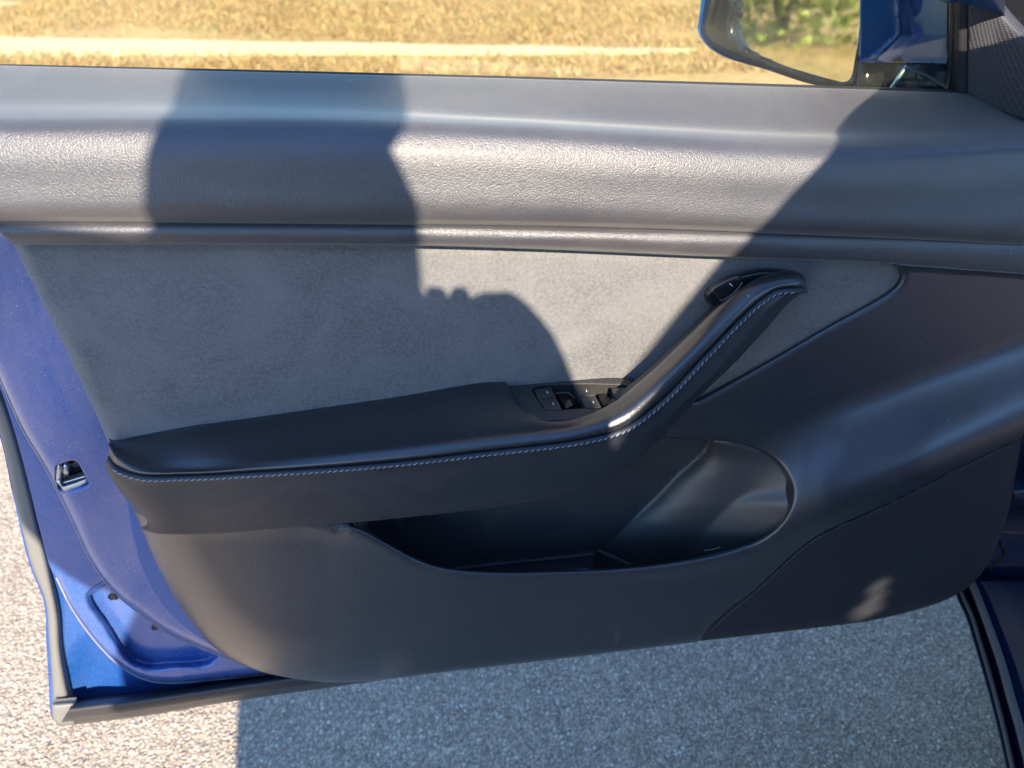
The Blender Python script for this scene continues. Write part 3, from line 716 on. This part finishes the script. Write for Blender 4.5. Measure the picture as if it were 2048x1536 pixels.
# light moulding lines between the rockers
fixs(tube('rocker_lip', [atz(1110, 787, .7375), atz(1137, 785, .7375), atz(1150, 797, .736)], .0005, M['rubber'], None, 6))

# ---- door release button housing at the top of the handle
rel_e = empty('release_button', tuple(at(1470, 575, -.01))); rel_e.parent = door; rel_e.matrix_parent_inverse = Matrix.Translation(-Vector(door.location))
def fixr(o): o.parent = rel_e; o.matrix_parent_inverse = Matrix.Translation(-Vector(rel_e.location)); return o
hou = [(1407, 588), (1410, 602), (1429, 619), (1450, 630), (1500, 610), (1560, 590), (1606, 578), (1612, 560), (1598, 544), (1570, 538), (1526, 536), (1488, 543), (1456, 553), (1418, 571)]
houp = sm(hou, 6)
fixr(patch('button_housing', houp, Ypos(lambda x, y, P: -.014+qr(pdist(houp, P), 13, .016)-.002*sst((x-1420)/100)), M['gloss'], None, sp=8, rings=(1.5, 3.5, 6, 9, 13), rim=.012, raw=True))
bt = [(1423.5, 584), (1427, 577), (1447, 565), (1469, 555.5), (1476, 554.5), (1487, 559), (1484, 565), (1476, 576), (1462, 589), (1446, 600.5), (1440, 600)]
btp = soft(bt, 4, [(1423.5, 584), (1440, 600)])
fixr(patch('button', btp, Ypos(lambda x, y, P: -.0215+qr(pdist(btp, P), 4, .002)), M['black'], None, sp=6, rings=(1, 2.2, 4), rim=.006, raw=True))
edge = lambda pts, r=.00045: fixr(tube('button_edge', [at(x, y, -.0212) for x, y in pts], r, M['rubber'], None, 6))
edge([(1423, 583), (1427, 577), (1447, 565), (1469, 555), (1477, 554)]); edge([(1440, 600.5), (1447, 600), (1464, 589), (1477, 576), (1485, 565)])
c = [at(1459.3, 568, -.0226), at(1460.8, 567.2, -.0226), at(1467, 573, -.0226), at(1465.5, 574, -.0226)]
fixr(block('button_mark', [p+np.array([0, .0012, 0]) for p in c]+c, M['mark'], None, 0))

# ---- painted inner frame (jamb)
E1L = [(-150, 430), (-60, 620), (0, 757), (19, 800), (48, 862), (91, 934), (113, 977), (144, 1040), (177, 1111), (220, 1174), (278, 1226), (335, 1265), (407, 1298), (498, 1331), (560, 1348), (640, 1362)]
fl_out = [(-150, 380), (60, 420), (240, 860), (330, 1060), (430, 1220), (560, 1320), (640, 1345)]+E1L[::-1]
LH = [(110, 944), (111.5, 931.5), (120, 928.6), (134, 923), (144, 921), (152, 922.5), (157, 927), (169, 949), (177, 963), (178, 970), (175, 975), (169, 978), (134, 986.5), (127, 987), (119, 983), (114, 975), (113.6, 966), (110, 961)]
flp = soft(fl_out, 8, [(-150, 380), (60, 420), (640, 1345), (640, 1362), (-150, 430)]); lhp = sm(LH, 4); e1 = sm(E1L, 8, False)
cs = [(236, 930), (250, 985), (262, 1060), (284, 1140), (312, 1196), (360, 1250), (430, 1296), (520, 1338), (600, 1362), (600, 1330), (430, 1240), (330, 1060), (262, 900)]
# the latch notch reaches the flange edge: keep a sliver of flange outside it
def fl_fn(x, y, P): return .024+qr(opend(P, e1), 20, .016)-.0015*np.sin(x*.02+y*.006)
inner = patch('inner_frame', flp, Ypos(fl_fn), M['dusty'], door, sp=14, rings=(2, 5, 9, 14, 20), holes=[lhp], rim=.022, raw=True)
patch('flange_inner', soft(cs, 8, [(236, 930), (600, 1362), (600, 1330), (262, 900)]), Ypos(lambda x, y, P: .0212), M['clean'], door, sp=14, rings=(3,), rim=.002, raw=True)
E2L = [(113, 1155), (144, 1217), (192, 1284), (240, 1332), (287, 1358), (335, 1366), (431, 1359), (520, 1350), (640, 1338)]
RR = [(-150, 380), (-60, 620), (14, 814), (48, 929), (81, 1064), (103, 1140)]
rc_out = RR+E2L+[(640, 1280), (420, 1200), (230, 1060), (110, 900), (0, 640), (-60, 420)]
rcp = soft(rc_out, 8, [(-150, 380), (640, 1338), (640, 1280)])
e2 = sm(E2L, 8, False)
EMB = [(250, 1130), (205, 1160), (180, 1176), (171, 1190), (176, 1210), (205, 1252), (238, 1303), (262, 1328), (295, 1339), (350, 1337), (417, 1331), (434, 1320), (446, 1300), (470, 1260), (380, 1180)]
emb = sm(EMB, 8)
def rc_fn(x, y, P):
    ins = inside(emb, P); d = pdist(emb, P); d = np.where(ins, d, -d)
    return .050+.015*sst(d/13)+qr(opend(P, e2), 12, .012)+.004*sst((1050-y)/150)
patch('lower_frame', rcp, Ypos(rc_fn), M['dustlow'], door, sp=5, rings=(2, 5, 9, 13), rim=.03, raw=True)
for x, y in ((226, 1194), (311, 1255)):
    c_ = at(x, y, .0595); P = [c_+np.array([.0042*cos(t), 0, .0048*sin(t)]) for t in np.linspace(0, 2*pi, 17)]
    tube('drain_hole_rim', P, .0009, M['dusty'] if x > 300 else M['navy'], door, 6)
    mesh_obj('drain_hole', [c_+np.array([0, .0, 0])]+[c_+np.array([.004*cos(t), .0002, .0046*sin(t)]) for t in np.linspace(0, 2*pi, 17)[:-1]], [(0, i, i % 16+1) for i in range(1, 17)], M['black'], door)
tube('hem_edge', [at(x, y, .0405) for x, y in e1], .0011, M['hem'], door, 6)
tube('hem_edge', [at(x, y, .0625) for x, y in e2], .0010, M['hem'], door, 6)
# outer shell edge: the bright blue corner
sh_out = [(60, 1000), (98, 1120), (112, 1220), (118, 1300), (136, 1396), (150, 1407), (250, 1398), (480, 1370), (680, 1345), (680, 1290), (420, 1300), (240, 1270), (140, 1100)]
def sh_fn(x, y, P):
    d = np.abs((x-(160+(y-1180)*.18))/60.0); return .078+.012*np.exp(-(((x-190)/45)**2+((y-1345)/70)**2))-.010*sst((1200-y)/120)+.0*d
patch('outer_shell', sh_out, Ypos(sh_fn), M['paint'], door, sp=9, rings=(4,), rim=.01)
ot = [(-150, 560), (-8, 850), (26, 992), (58, 1126), (88, 1207), (92, 1279), (97, 1356), (100, 1420), (106, 1440), (150, 1440), (150, 1300), (120, 1150), (60, 900), (-60, 560)]
patch('outer_skin', soft(ot, 9, [(-150, 560), (150, 1440), (-60, 560)]), Ypos(lambda x, y, P: .092), M['paint'], door, sp=20, rings=(), rim=.004, raw=True)
rb = [(-150, 500), (-60, 712), (0, 866), (29, 992), (62, 1126), (92, 1207), (98, 1279), (104, 1356), (107, 1418), (146, 1414), (139, 1394), (122, 1303), (117, 1231), (103, 1159), (81, 1064), (48, 929), (14, 814), (-60, 640), (-150, 440)]
rbp = soft(rb, 8, [(-150, 500), (107, 1418), (146, 1414), (-150, 440)])
patch('edge_seal', rbp, Ypos(lambda x, y, P: .064+qr(pdist(rbp, P), 12, .008)), M['rubber'], door, sp=9, rings=(2, 5, 9, 12), rim=.012, raw=True)
# lower sill seal: a fat round moulding and its moulded corner
mt = [(146, 1405), (240, 1393), (479, 1360), (620, 1340), (760, 1318), (900, 1300)]; mb = [(118, 1452), (240, 1438), (479, 1400), (620, 1380), (760, 1360), (900, 1338)]
rws = []
for f_, Yv in ((-.12, .085), (0, .066), (.12, .048), (.32, .038), (.55, .036), (.8, .044), (.97, .058), (1.02, .075)):
    rws.append([at(a[0]+(b[0]-a[0])*f_, a[1]+(b[1]-a[1])*f_, Yv-.0) for a, b in zip(mt, mb)])
grid_obj('sill_seal', loft(rws, 8, 4), M['darkrub'], door)
cn = [(103, 1408), (150, 1404), (152, 1449), (120, 1453), (107, 1440)]; cnp = soft(cn, 5, cn[:4])
patch('seal_corner', cnp, Ypos(lambda x, y, P: .046+qr(pdist(cnp, P), 9, .007)), M['rubber'], door, sp=7, rings=(2, 5, 9), rim=.006, raw=True)
# closing sheet behind everything, so no light comes through the door
bk = [(60, 420), (2120, 420), (2110, 640), (2040, 860), (1990, 1080), (1900, 1180), (1720, 1225), (1400, 1265), (900, 1325), (660, 1345), (430, 1280), (330, 1060), (220, 880)]
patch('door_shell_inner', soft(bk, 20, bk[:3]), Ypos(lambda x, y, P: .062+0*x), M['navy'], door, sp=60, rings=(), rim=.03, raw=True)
bo = [(-120, 150), (2200, 210), (2130, 640), (2040, 860), (1990, 1080), (1900, 1150), (1720, 1195), (1400, 1235), (900, 1295), (640, 1315), (420, 1240), (300, 1040), (100, 700)]
patch('outer_panel', soft(bo, 20, bo[:3]), Ypos(lambda x, y, P: .118+.03*np.exp(-((y-700)/300)**2)), M['paint'], door, sp=60, rings=(), rim=0, raw=True)

# ---- latch in its notch
lat = empty('latch', tuple(at(140, 955, .04))); lat.parent = door; lat.matrix_parent_inverse = Matrix.Translation(-Vector(door.location))
def fixl(o): o.parent = lat; o.matrix_parent_inverse = Matrix.Translation(-Vector(lat.location)); return o
fixl(patch('latch_cavity', [(117, 920), (180, 916), (184, 984), (124, 992)], Ypos(lambda x, y, P: .040), M['gloss'], None, sp=30, rings=(), rim=0))
def lp(name, pts, Yv, mat='metal', R=2.5, dep=.0012, rim=.006, keep=None):
    p_ = soft(pts, 3, keep or pts); fixl(patch(name, p_, Ypos(lambda x, y, P: Yv+qr(pdist(p_, P), R, dep)), M[mat], None, sp=5, rings=(1, 2), rim=rim, raw=True))
lp('latch_plate', [(111, 931), (120, 928.5), (124, 940), (121, 958), (112, 961)], .0255)
lp('latch_claw', [(124, 932), (132, 926), (135, 932), (138, 944), (137, 949), (127, 951), (123, 940)], .028)
lp('latch_tongue', [(125, 938), (135, 934), (136.5, 937), (126, 941)], .0262)
lp('latch_bar', [(125, 964), (171, 950), (173, 954), (127, 968)], .0275)
lp('latch_striker_guide', [(112, 960), (120, 959), (123, 968), (127, 973), (150, 966), (174, 957), (177, 963), (160, 973), (134, 985), (127, 982), (119, 970), (112, 964)], .0262)
lp('latch_lip', [(118, 981), (128, 975), (134, 984), (176, 970), (177, 975), (170, 979), (134, 987), (124, 986)], .0335, 'black')

# ---- glass, seals, channel, sail panel
gp = [at(-200, 180, .1005), at(1912, 210, .1005), at(1930, -160, .1005), at(-200, -160, .1005)]
gV = gp+[p+np.array([0, .004, 0]) for p in gp]
mesh_obj('window_glass', gV, [(0, 1, 2, 3), (7, 6, 5, 4), (0, 4, 5, 1), (1, 5, 6, 2), (2, 6, 7, 3), (3, 7, 4, 0)], M['glass'], door, smooth=False)
wl = [(-200, 126), (0, 131), (500, 143), (1000, 156), (1500, 171), (1925, 184)]
tube('belt_seal', [at(x, y+3, .0955) for x, y in wl], np.interp(np.arange(6), [0, 5], [.0018, .0034]), M['black'], door, 8)
def prism(name, px4, Y0, Y1, mat, bev=.002):
    a = [at(x, y, Y0) for x, y in px4]; return block(name, [p+np.array([0, Y1-Y0, 0]) for p in a]+a, mat, door, bev)
prism('window_channel', [(1921, -150), (1941, -150), (1939, 187), (1916, 187)], .088, .104, M['black'])
prism('channel_lip', [(1911, -150), (1922, -150), (1917, 186), (1904, 184)], .094, .1045, M['gloss'])
sl = [(1941, -150), (1939, 60), (1938, 186), (1960, 199), (1995, 217), (2040, 235), (2100, 252), (2200, 262), (2200, 160), (2120, 115), (2050, 55), (2010, 10), (1975, -40), (1945, -100)]
slp = soft(sl, 8, [(1941, -150), (1938, 186), (2200, 262), (2200, 160)]); sl_t = sm(sl[8:], 8, False)
def sl_fn(x, y, P): return np.interp(x, [1938, 1990, 2060, 2200], [.086, .072, .045, .03])+np.interp(y, [-100, 250], [.02, -.004])*sst((x-1940)/120)+qr(opend(P, sl_t), 26, .018)
patch('sail_panel', slp, Ypos(sl_fn), M['knit'], door, sp=12, rings=(2, 5, 9, 14, 20), rim=.02, raw=True)
prism('sail_backing', [(1946, -160), (2260, -160), (2260, 250), (1946, 186)], .108, .125, M['gloss'])

# ---- wing mirror
mir = empty('wing_mirror', tuple(at(1650, 100, .25))); mir.parent = door; mir.matrix_parent_inverse = Matrix.Translation(-Vector(door.location))
def fixm(o): o.parent = mir; o.matrix_parent_inverse = Matrix.Translation(-Vector(mir.location)); return o
n_m = np.array([-1.35, -.66, .085]); n_m /= np.linalg.norm(n_m)
m0 = at(1600, 60, .33)
def onm(x, y, off_=0.0):
    d = _ray(x, y); return CAM+d*(((m0-CAM)@n_m+off_)/(d@n_m))
gl_out = [(1480, -60), (1473, 20), (1470, 58), (1478, 82), (1500, 102), (1560, 130), (1640, 155), (1690, 166), (1703, 158), (1712, 120), (1722, 40), (1726, -60)]
glp = soft(gl_out, 6, [(1480, -60), (1726, -60)])
fixm(patch('mirror_glass', glp, lambda P: np.array([onm(x, y, -.004) for x, y in P]), M['mirror'], None, sp=18, rings=(3,), rim=.004, raw=True))
hs_out = [(1440, -90), (1402, 40), (1400, 60), (1415, 88), (1450, 112), (1540, 140), (1620, 166), (1680, 176), (1712, 172), (1722, 130), (1730, 40), (1735, -90)]
hsp = soft(hs_out, 6, [(1440, -90), (1735, -90)])
def hs_pos(P):
    d = pdist(hsp, P); ins = inside(glp, P); dg = pdist(glp, P)
    o = .006-qr(d, 30, .016)+0*d; o = np.where(ins, -.012, np.where(dg < 6, -.004+.010*dg/6*1.0, o)); return np.array([onm(x, y, k) for (x, y), k in zip(P, o)])
hole_g = soft(gl_out, 6, [(1480, -60), (1726, -60)])
fixm(patch('mirror_bezel', hsp, hs_pos, M['paintg'] if 'paintg' in M else M['gloss'], None, sp=9, rings=(2, 5, 9, 14, 20, 30), rim=.0, raw=True))
# painted cap curving away behind the glass
cv = sm(hs_out, 10); ctr = np.mean([onm(x, y) for x, y in cv], axis=0)
rings_ = []
for k, (sc_, dp) in enumerate(((1.0, .004), (1.03, -.012), (1.02, -.035), (.93, -.065), (.75, -.09), (.45, -.105), (.1, -.11))):
    rings_.append([ctr+(onm(x, y)-ctr)*sc_+n_m*dp for x, y in np.vstack([cv, cv[:1]])])
fixm(grid_obj('mirror_cap', np.array(rings_), M['clean']))
# housing's inner shoulder: blue panel, right side bent out of the sun, gloss foot
sh1 = [(1724, -80), (1722, 118), (1740, 122), (1900, 128), (2010, 130), (2010, -80)]
def s1(x, y, P):
    fx = np.interp(y, [-80, 70, 118], [1786, 1797, 1745])
    return np.where(x < fx, .172-.006*(x-1722)/70, .150+.135*np.clip((x-fx)/50, 0, 1)*(y-30)/120+.03*sst((x-fx)/30)-.0005*(x-fx))
fixm(patch('mirror_arm', soft(sh1, 8, sh1), Ypos(s1), M['clean'], None, sp=6, rings=(3,), rim=.003, raw=True))
ft = [(1722, 124), (2010, 131), (2010, 215), (1690, 215), (1716, 180)]
def s2(x, y, P): return np.interp(x, [1700, 1800, 1940], [.185, .165, .150])-.010*np.sin((y-120)/60*1.6)+.006*np.sin(x*.05)
fixm(patch('mirror_foot', soft(ft, 8, ft), Ypos(s2), M['gloss'], None, sp=8, rings=(3,), rim=.003, raw=True))
fixm(tube('foot_seam', [at(x, y, Yv) for x, y, Yv in ((1812, 132, .147), (1800, 150, .145), (1784, 176, .147))], .0022, M['metal'], None, 8))
fixm(tube('foot_edge', [at(x, y, Yv) for x, y, Yv in ((1815, 134, .147), (1850, 148, .142), (1880, 166, .140), (1904, 182, .138))], .0013, M['metal'], None, 8))

# ================================================================== THE CAR (its sill, hinge pillar, roof and rear side)
car = empty('car', (.9, -.4, .15)); tag(car, 'dark blue car body beside the open door, only its sill and hinge corner in view', 'car')
ra = [(1921, 1172), (1926, 1190), (1943, 1228), (1960, 1282), (1977, 1339), (1994, 1401), (2011, 1469), (2025, 1532), (2050, 1640)]
rb_ = [(1940, 1160), (1948, 1176), (1965, 1219), (1988, 1282), (2005, 1333), (2022, 1395), (2039, 1452), (2050, 1495), (2078, 1600)]
tube('sill_rail', sm([atz(x, y, .325) for x, y in ra], .01, False), .0028, M['rubber'], car, 8)
tube('door_opening_seal', sm([atz(x, y, .36) for x, y in rb_], .01, False), .0045, M['rubber'], car, 8)
r0 = [atz(x-9, y+4, .320) for x, y in ra]; r1 = [atz(x, y, .322) for x, y in ra]
rm = [atz((a[0]+b[0])/2, (a[1]+b[1])/2, .318) for a, b in zip(ra, rb_)]; r2 = [atz(x, y, .355) for x, y in rb_]
r3 = [atz(x+20+i*2, y+2, .365) for i, (x, y) in enumerate(rb_)]; r4 = [atz(x+60+i*6, y+2, .34) for i, (x, y) in enumerate(rb_)]; r5 = [atz(x+260, y+2, .30) for i, (x, y) in enumerate(rb_)]
rd_ = [p+np.array([.006, .003, -.012]) for p in r0]; re_ = [p+np.array([.09, .04, -.06]) for p in r0]
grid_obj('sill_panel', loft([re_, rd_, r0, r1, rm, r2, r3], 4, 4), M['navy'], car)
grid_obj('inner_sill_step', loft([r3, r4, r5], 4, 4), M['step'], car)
# hinge pillar and the dark corner the door hangs from
hp = [(2000, 860), (2300, 800), (2300, 1330), (2060, 1300), (2018, 1240), (1965, 1195), (1935, 1150), (1960, 1060)]
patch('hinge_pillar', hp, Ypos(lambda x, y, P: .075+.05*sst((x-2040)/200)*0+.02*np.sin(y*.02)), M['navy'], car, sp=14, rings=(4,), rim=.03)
tube('door_check_cable', sm([at(x, y, .045) for x, y in ((2000, 1086), (2008, 1104), (2000, 1118), (1984, 1134), (1975, 1150))], .005, False), .0022, M['black'], car, 8)
hb = [at(x, y, .03) for x, y in ((2026, 985), (2075, 978), (2080, 1010), (2024, 1016))]; block('door_hinge', [p+np.array([0, .03, 0]) for p in hb]+hb, M['navy'], car, .003)
# car side runs from the hinge toward the viewer; roof and rear doors are what shade the door
sd = np.array([-.406, -.914]); inn = np.array([.914, -.406])
def cp(a, b, z): q = np.array([.66, .0])+sd*a+inn*b; return np.array([q[0], q[1], z])
# roof edge: where the shadow edge on the door comes from
def back(X0, z0, z): t = (z-z0)/.637; return np.array([X0+.08*t, -t, z])
edge_pts = [back(.43, 1.01, 1.10), back(.378, .975, 1.17), back(.334, .935, 1.27), back(.283, .881, 1.36), back(.225, .800, 1.41), back(.186, .738, 1.43), back(.150, .675, 1.44), back(.06, .52, 1.44), back(-.08, .30, 1.44), back(-.27, .0, 1.43)]
ro = []
for k, (off_, dz) in enumerate(((0, -.03), (-.0, 0), (.05, .02), (.3, .05), (.75, .07), (.95, .05), (1.0, .04))):
    ro.append([p+np.array([inn[0]*off_, inn[1]*off_, dz]) for p in edge_pts])
Gr = loft(ro, 24, 25); GV = Gr.reshape(-1, 3); GF = grid_faces(Gr.shape[0], Gr.shape[1])
gc = GV[np.array(GF)].mean(1); g0 = np.stack([gc[:, 0]+.08*gc[:, 1], gc[:, 2]+.637*gc[:, 1]], 1)
gap = inside(np.array([(.478, .372), (.512, .368), (.496, .436), (.486, .436)]), g0)      # added opening in the roof, casts the sun spot on the grille
mesh_obj('roof', GV, [f for f, k in zip(GF, gap) if not k], M['gloss'], car)
tube('roof_rail', sm(edge_pts, .03, False)+np.array([.022, -.006, -.004]), .022, M['black'], car, 10)
P0 = edge_pts[0]; tube('front_pillar', [P0+np.array([.03, 0, 0]), cp(.05, .02, 1.02), cp(-.25, .05, .92)], [.03, .04, .05], M['black'], car, 10)
def slab(name, a0, a1, b0, b1, z0, z1, mat, bev=.02):
    return block(name, [cp(a0, b0, z0), cp(a1, b0, z0), cp(a1, b1, z0), cp(a0, b1, z0), cp(a0, b0, z1), cp(a1, b0, z1), cp(a1, b1, z1), cp(a0, b1, z1)], mat, car, bev)
slab('rear_door', 1.12, 2.1, 0, .12, .32, .95, M['paint']); slab('middle_pillar', 1.12, 1.22, .14, .22, .3, 1.39, M['black'])
slab('rear_window', 1.22, 2.1, .06, .075, .95, 1.40, M['tint']); slab('rear_quarter', 2.1, 3.4, 0, .3, .3, 1.05, M['paint'])
slab('cabin_floor', -.3, 2.1, .12, .9, .2, .3, M['black'])
slab('far_side', -.3, 2.1, 1.3, 1.45, .3, .98, M['paint']); slab('dashboard', -.5, -.05, .12, 1.3, .45, .95, M['black']); slab('front_seat', .75, 1.25, .25, .75, .35, .62, M['seat'], .04)
slab('seat_back', 1.15, 1.3, .25, .75, .5, 1.12, M['seat'], .04); 
slab('front_wing', -1.9, -.16, .02, .25, .25, .86, M['paint'], .05)

# ================================================================== THE PHOTOGRAPHER (behind the camera; casts the head and shoulder shadow)
per = empty('person', (-.06, -.95, 0)); tag(per, 'photographer in a dark jacket standing behind the camera holding a phone up in both hands', 'person')
def skin(name, pts, edges, rad, mat, lv=2):
    me = bpy.data.meshes.new(name); me.from_pydata([tuple(map(float, p)) for p in pts], edges, []); me.materials.append(mat)
    o = bpy.data.objects.new(name, me); S.collection.objects.link(o); md = o.modifiers.new('skin', 'SKIN')
    for v, r in zip(me.skin_vertices[0].data, rad): v.radius = r if isinstance(r, tuple) else (r, r)
    me.skin_vertices[0].data[0].use_root = True
    sb = o.modifiers.new('sub', 'SUBSURF'); sb.levels = lv; sb.render_levels = lv
    o.parent = per; o.matrix_parent_inverse = Matrix.Translation(-Vector(per.location)); return o
def bk_(X0, z0, Y): return np.array([X0-.08*Y*(-1)*(-1) if 0 else X0+.08*(-Y), Y, z0+.637*(-Y)])   # point at depth Y whose shadow falls at (X0, z0) on the door plane
hd = bk_(-.072, 1.015, -.86); sL = bk_(-.31, .845, -.92); ck = bk_(-.12, .80, -.95)
pel = np.array([ck[0]-.03, -1.02, .92])
lh = bk_(.014, .822, -.655); rh = bk_(.060, .806, -.615)
le = bk_(-.245, .53, -.80); re2 = bk_(.095, .665, -.84); sR = bk_(-.06, .80, -.95)
def limb(P, R, n=14):
    """tapered elliptical limb as verts and faces; R: (rx, ry) per key"""
    P = np.array(P, float); R = np.array([r if isinstance(r, tuple) else (r, r) for r in R], float)
    Q = spl_fixed(np.hstack([P, R]), 6); V = []; F = []; T = np.gradient(Q[:, :3], axis=0); T /= np.linalg.norm(T, axis=1)[:, None]
    for i, q in enumerate(Q):
        ax = np.cross(T[i], [0, 1.0, 0]); ax /= np.linalg.norm(ax)+1e-9; ay = np.cross(ax, T[i])
        V += [q[:3]+ax*q[3]*cos(2*pi*k/n)+ay*q[4]*sin(2*pi*k/n) for k in range(n)]
    m = len(Q); F = [(i*n+k, i*n+(k+1) % n, (i+1)*n+(k+1) % n, (i+1)*n+k) for i in range(m-1) for k in range(n)]
    F += [tuple(range(n))[::-1], tuple((m-1)*n+k for k in range(n))]; return V, F
V = []; F = []
for P, R_ in (([pel+[0, 0, -.05], pel, (pel+ck)/2+[.028, 0, 0], ck+[-.03, 0, -.03], ck+[-.0, 0, .06], hd+[0, 0, -.06]], [(.15, .10), (.215, .12), (.182, .12), (.17, .115), (.065, .07), (.05, .05)]),
              ([ck+[.0, 0, .0], sL, le, lh+[-.05, -.10, -.03], lh+[-.0, -.012, -.001]], [.07, .066, .052, .044, .045]),
              ([ck+[-.0, 0, .0], sR, re2, bk_(.084, .755, -.71), rh+[-.0, -.012, -.001]], [.06, .055, .062, .050, .046]),
              ([pel+[-.05, 0, -.06], pel+[-.08, .04, -.48], pel+[-.11, 0, -.86]], [(.10, .10), (.07, .07), (.05, .055)]),
              ([pel+[.07, 0, -.06], pel+[.09, .06, -.48], pel+[.10, .02, -.86]], [(.10, .10), (.07, .07), (.05, .055)])):
    v, f = limb(P, R_); o_ = len(V); V += v; F += [tuple(i+o_ for i in q) for q in f]
bd = mesh_obj('body', V, F, M['cloth'], per); rmsh = bd.modifiers.new('remesh', 'REMESH'); rmsh.mode = 'VOXEL'; rmsh.voxel_size = .011; rmsh.use_smooth_shade = True
sm_ = bd.modifiers.new('smooth', 'SMOOTH'); sm_.iterations = 6
for k in (-.12, .10):
    b_ = pel+np.array([k, .02, -.90]); pp_ = tube('shoe', [b_+[0, -.05, 0], b_+[0, .06, 0], b_+[0, .15, -.01]], [.045, .048, .03], M['black'], per, 12)
# head with a face: ellipsoid shaped by hand
hv = []; NL, NP = 24, 32
for i in range(NL+1):
    th = pi*i/NL
    for j in range(NP):
        ph = 2*pi*j/NP; x, y, z = sin(th)*cos(ph), sin(th)*sin(ph), cos(th)
        rx, ry, rz = .070, .090, .115
        if z < 0: rx *= 1-.25*z*z; ry *= 1-.12*z*z
        p = np.array([x*rx, y*ry, z*rz])
        if y > .8: p[1] += .016*math.exp(-((x/.16)**2+((z+.12)/.16)**2)) - .008*math.exp(-((abs(x)-.34)/.14)**2-((z-.08)/.12)**2) - .004*math.exp(-((z+.48)/.06)**2-(x/.3)**2)
        hv.append(hd+p)
hf = [(i*NP+j, i*NP+(j+1) % NP, (i+1)*NP+(j+1) % NP, (i+1)*NP+j) for i in range(NL) for j in range(NP)]
def pp(o): o.parent = per; o.matrix_parent_inverse = Matrix.Translation(-Vector(per.location)); return o
pp(mesh_obj('head', hv, hf, M['skin']))
HR = [(1.145, -.085, -.04, .03), (1.125, -.108, -.012, .06), (1.09, -.125, .012, .09), (1.05, -.131, .023, .10), (1.01, -.119, .021, .10), (.985, -.124, .016, .10), (.965, -.150, -.0, .09), (.945, -.160, -.002, .085),
      (.92, -.166, .008, .08), (.90, -.166, .015, .075), (.86, -.160, .016, .07), (.80, -.150, .015, .05)]
V = []
for z0, xl, xr, dy in HR:
    c_ = bk_((xl+xr)/2, z0, -.875); V += [c_+np.array([(xr-xl)/2*cos(2*pi*k/24), dy*sin(2*pi*k/24), 0]) for k in range(24)]
m = len(HR); F = [(i*24+k, i*24+(k+1) % 24, (i+1)*24+(k+1) % 24, (i+1)*24+k) for i in range(m-1) for k in range(24) if not (5 < i and 3 <= k <= 8)]+[tuple(range(24))]
pp(mesh_obj('hair', V, F, M['hair']))
for s_ in (-1, 1):
    pp(tube('ear', [hd+[s_*.066, .0, .02], hd+[s_*.070, -.008, .005], hd+[s_*.066, 0, -.03]], [.008, .014, .008], M['skin'], None, 8))
# hands, each a palm with five separate bent fingers
def hand(c, s_, name):
    c = np.array(c); P = [c+[0, -.055, -.03], c+[0, -.01, -.002]]; Ed = [(0, 1)]; R_ = [.034, (.043, .043)]
    for k in range(4):
        b = c+[s_*(-.026+.017*k), .004, -.022]; L = (.9, 1.05, 1.0, .8)[k]
        i0 = len(P); P += [b, b+[s_*.001, .018, .004*L], b+[0, .032, -.018*L], b+[0, .034, -.042*L]]; R_ += [.010, .0088, .008, .0068]; Ed += [(1, i0), (i0, i0+1), (i0+1, i0+2), (i0+2, i0+3)]
    i0 = len(P); P += [c+[-s_*.034, -.016, -.018], c+[-s_*.042, -.006, -.034], c+[-s_*.038, .006, -.050]]; R_ += [.012, .010, .008]; Ed += [(1, i0), (i0, i0+1), (i0+1, i0+2)]
    return skin(name, P, Ed, R_, M['skin'], 1)
hand(lh+[.0, .035, .0], -1, 'hand'); hand(rh, 1, 'hand')
ph = empty('phone', (.055, -.585, 1.13)); tag(ph, 'phone held up in landscape by the photographer behind the camera', 'phone')
pb = box('phone_case', (-.022, -.592, 1.105), (.130, -.583, 1.178), M['gloss'], ph, .003)
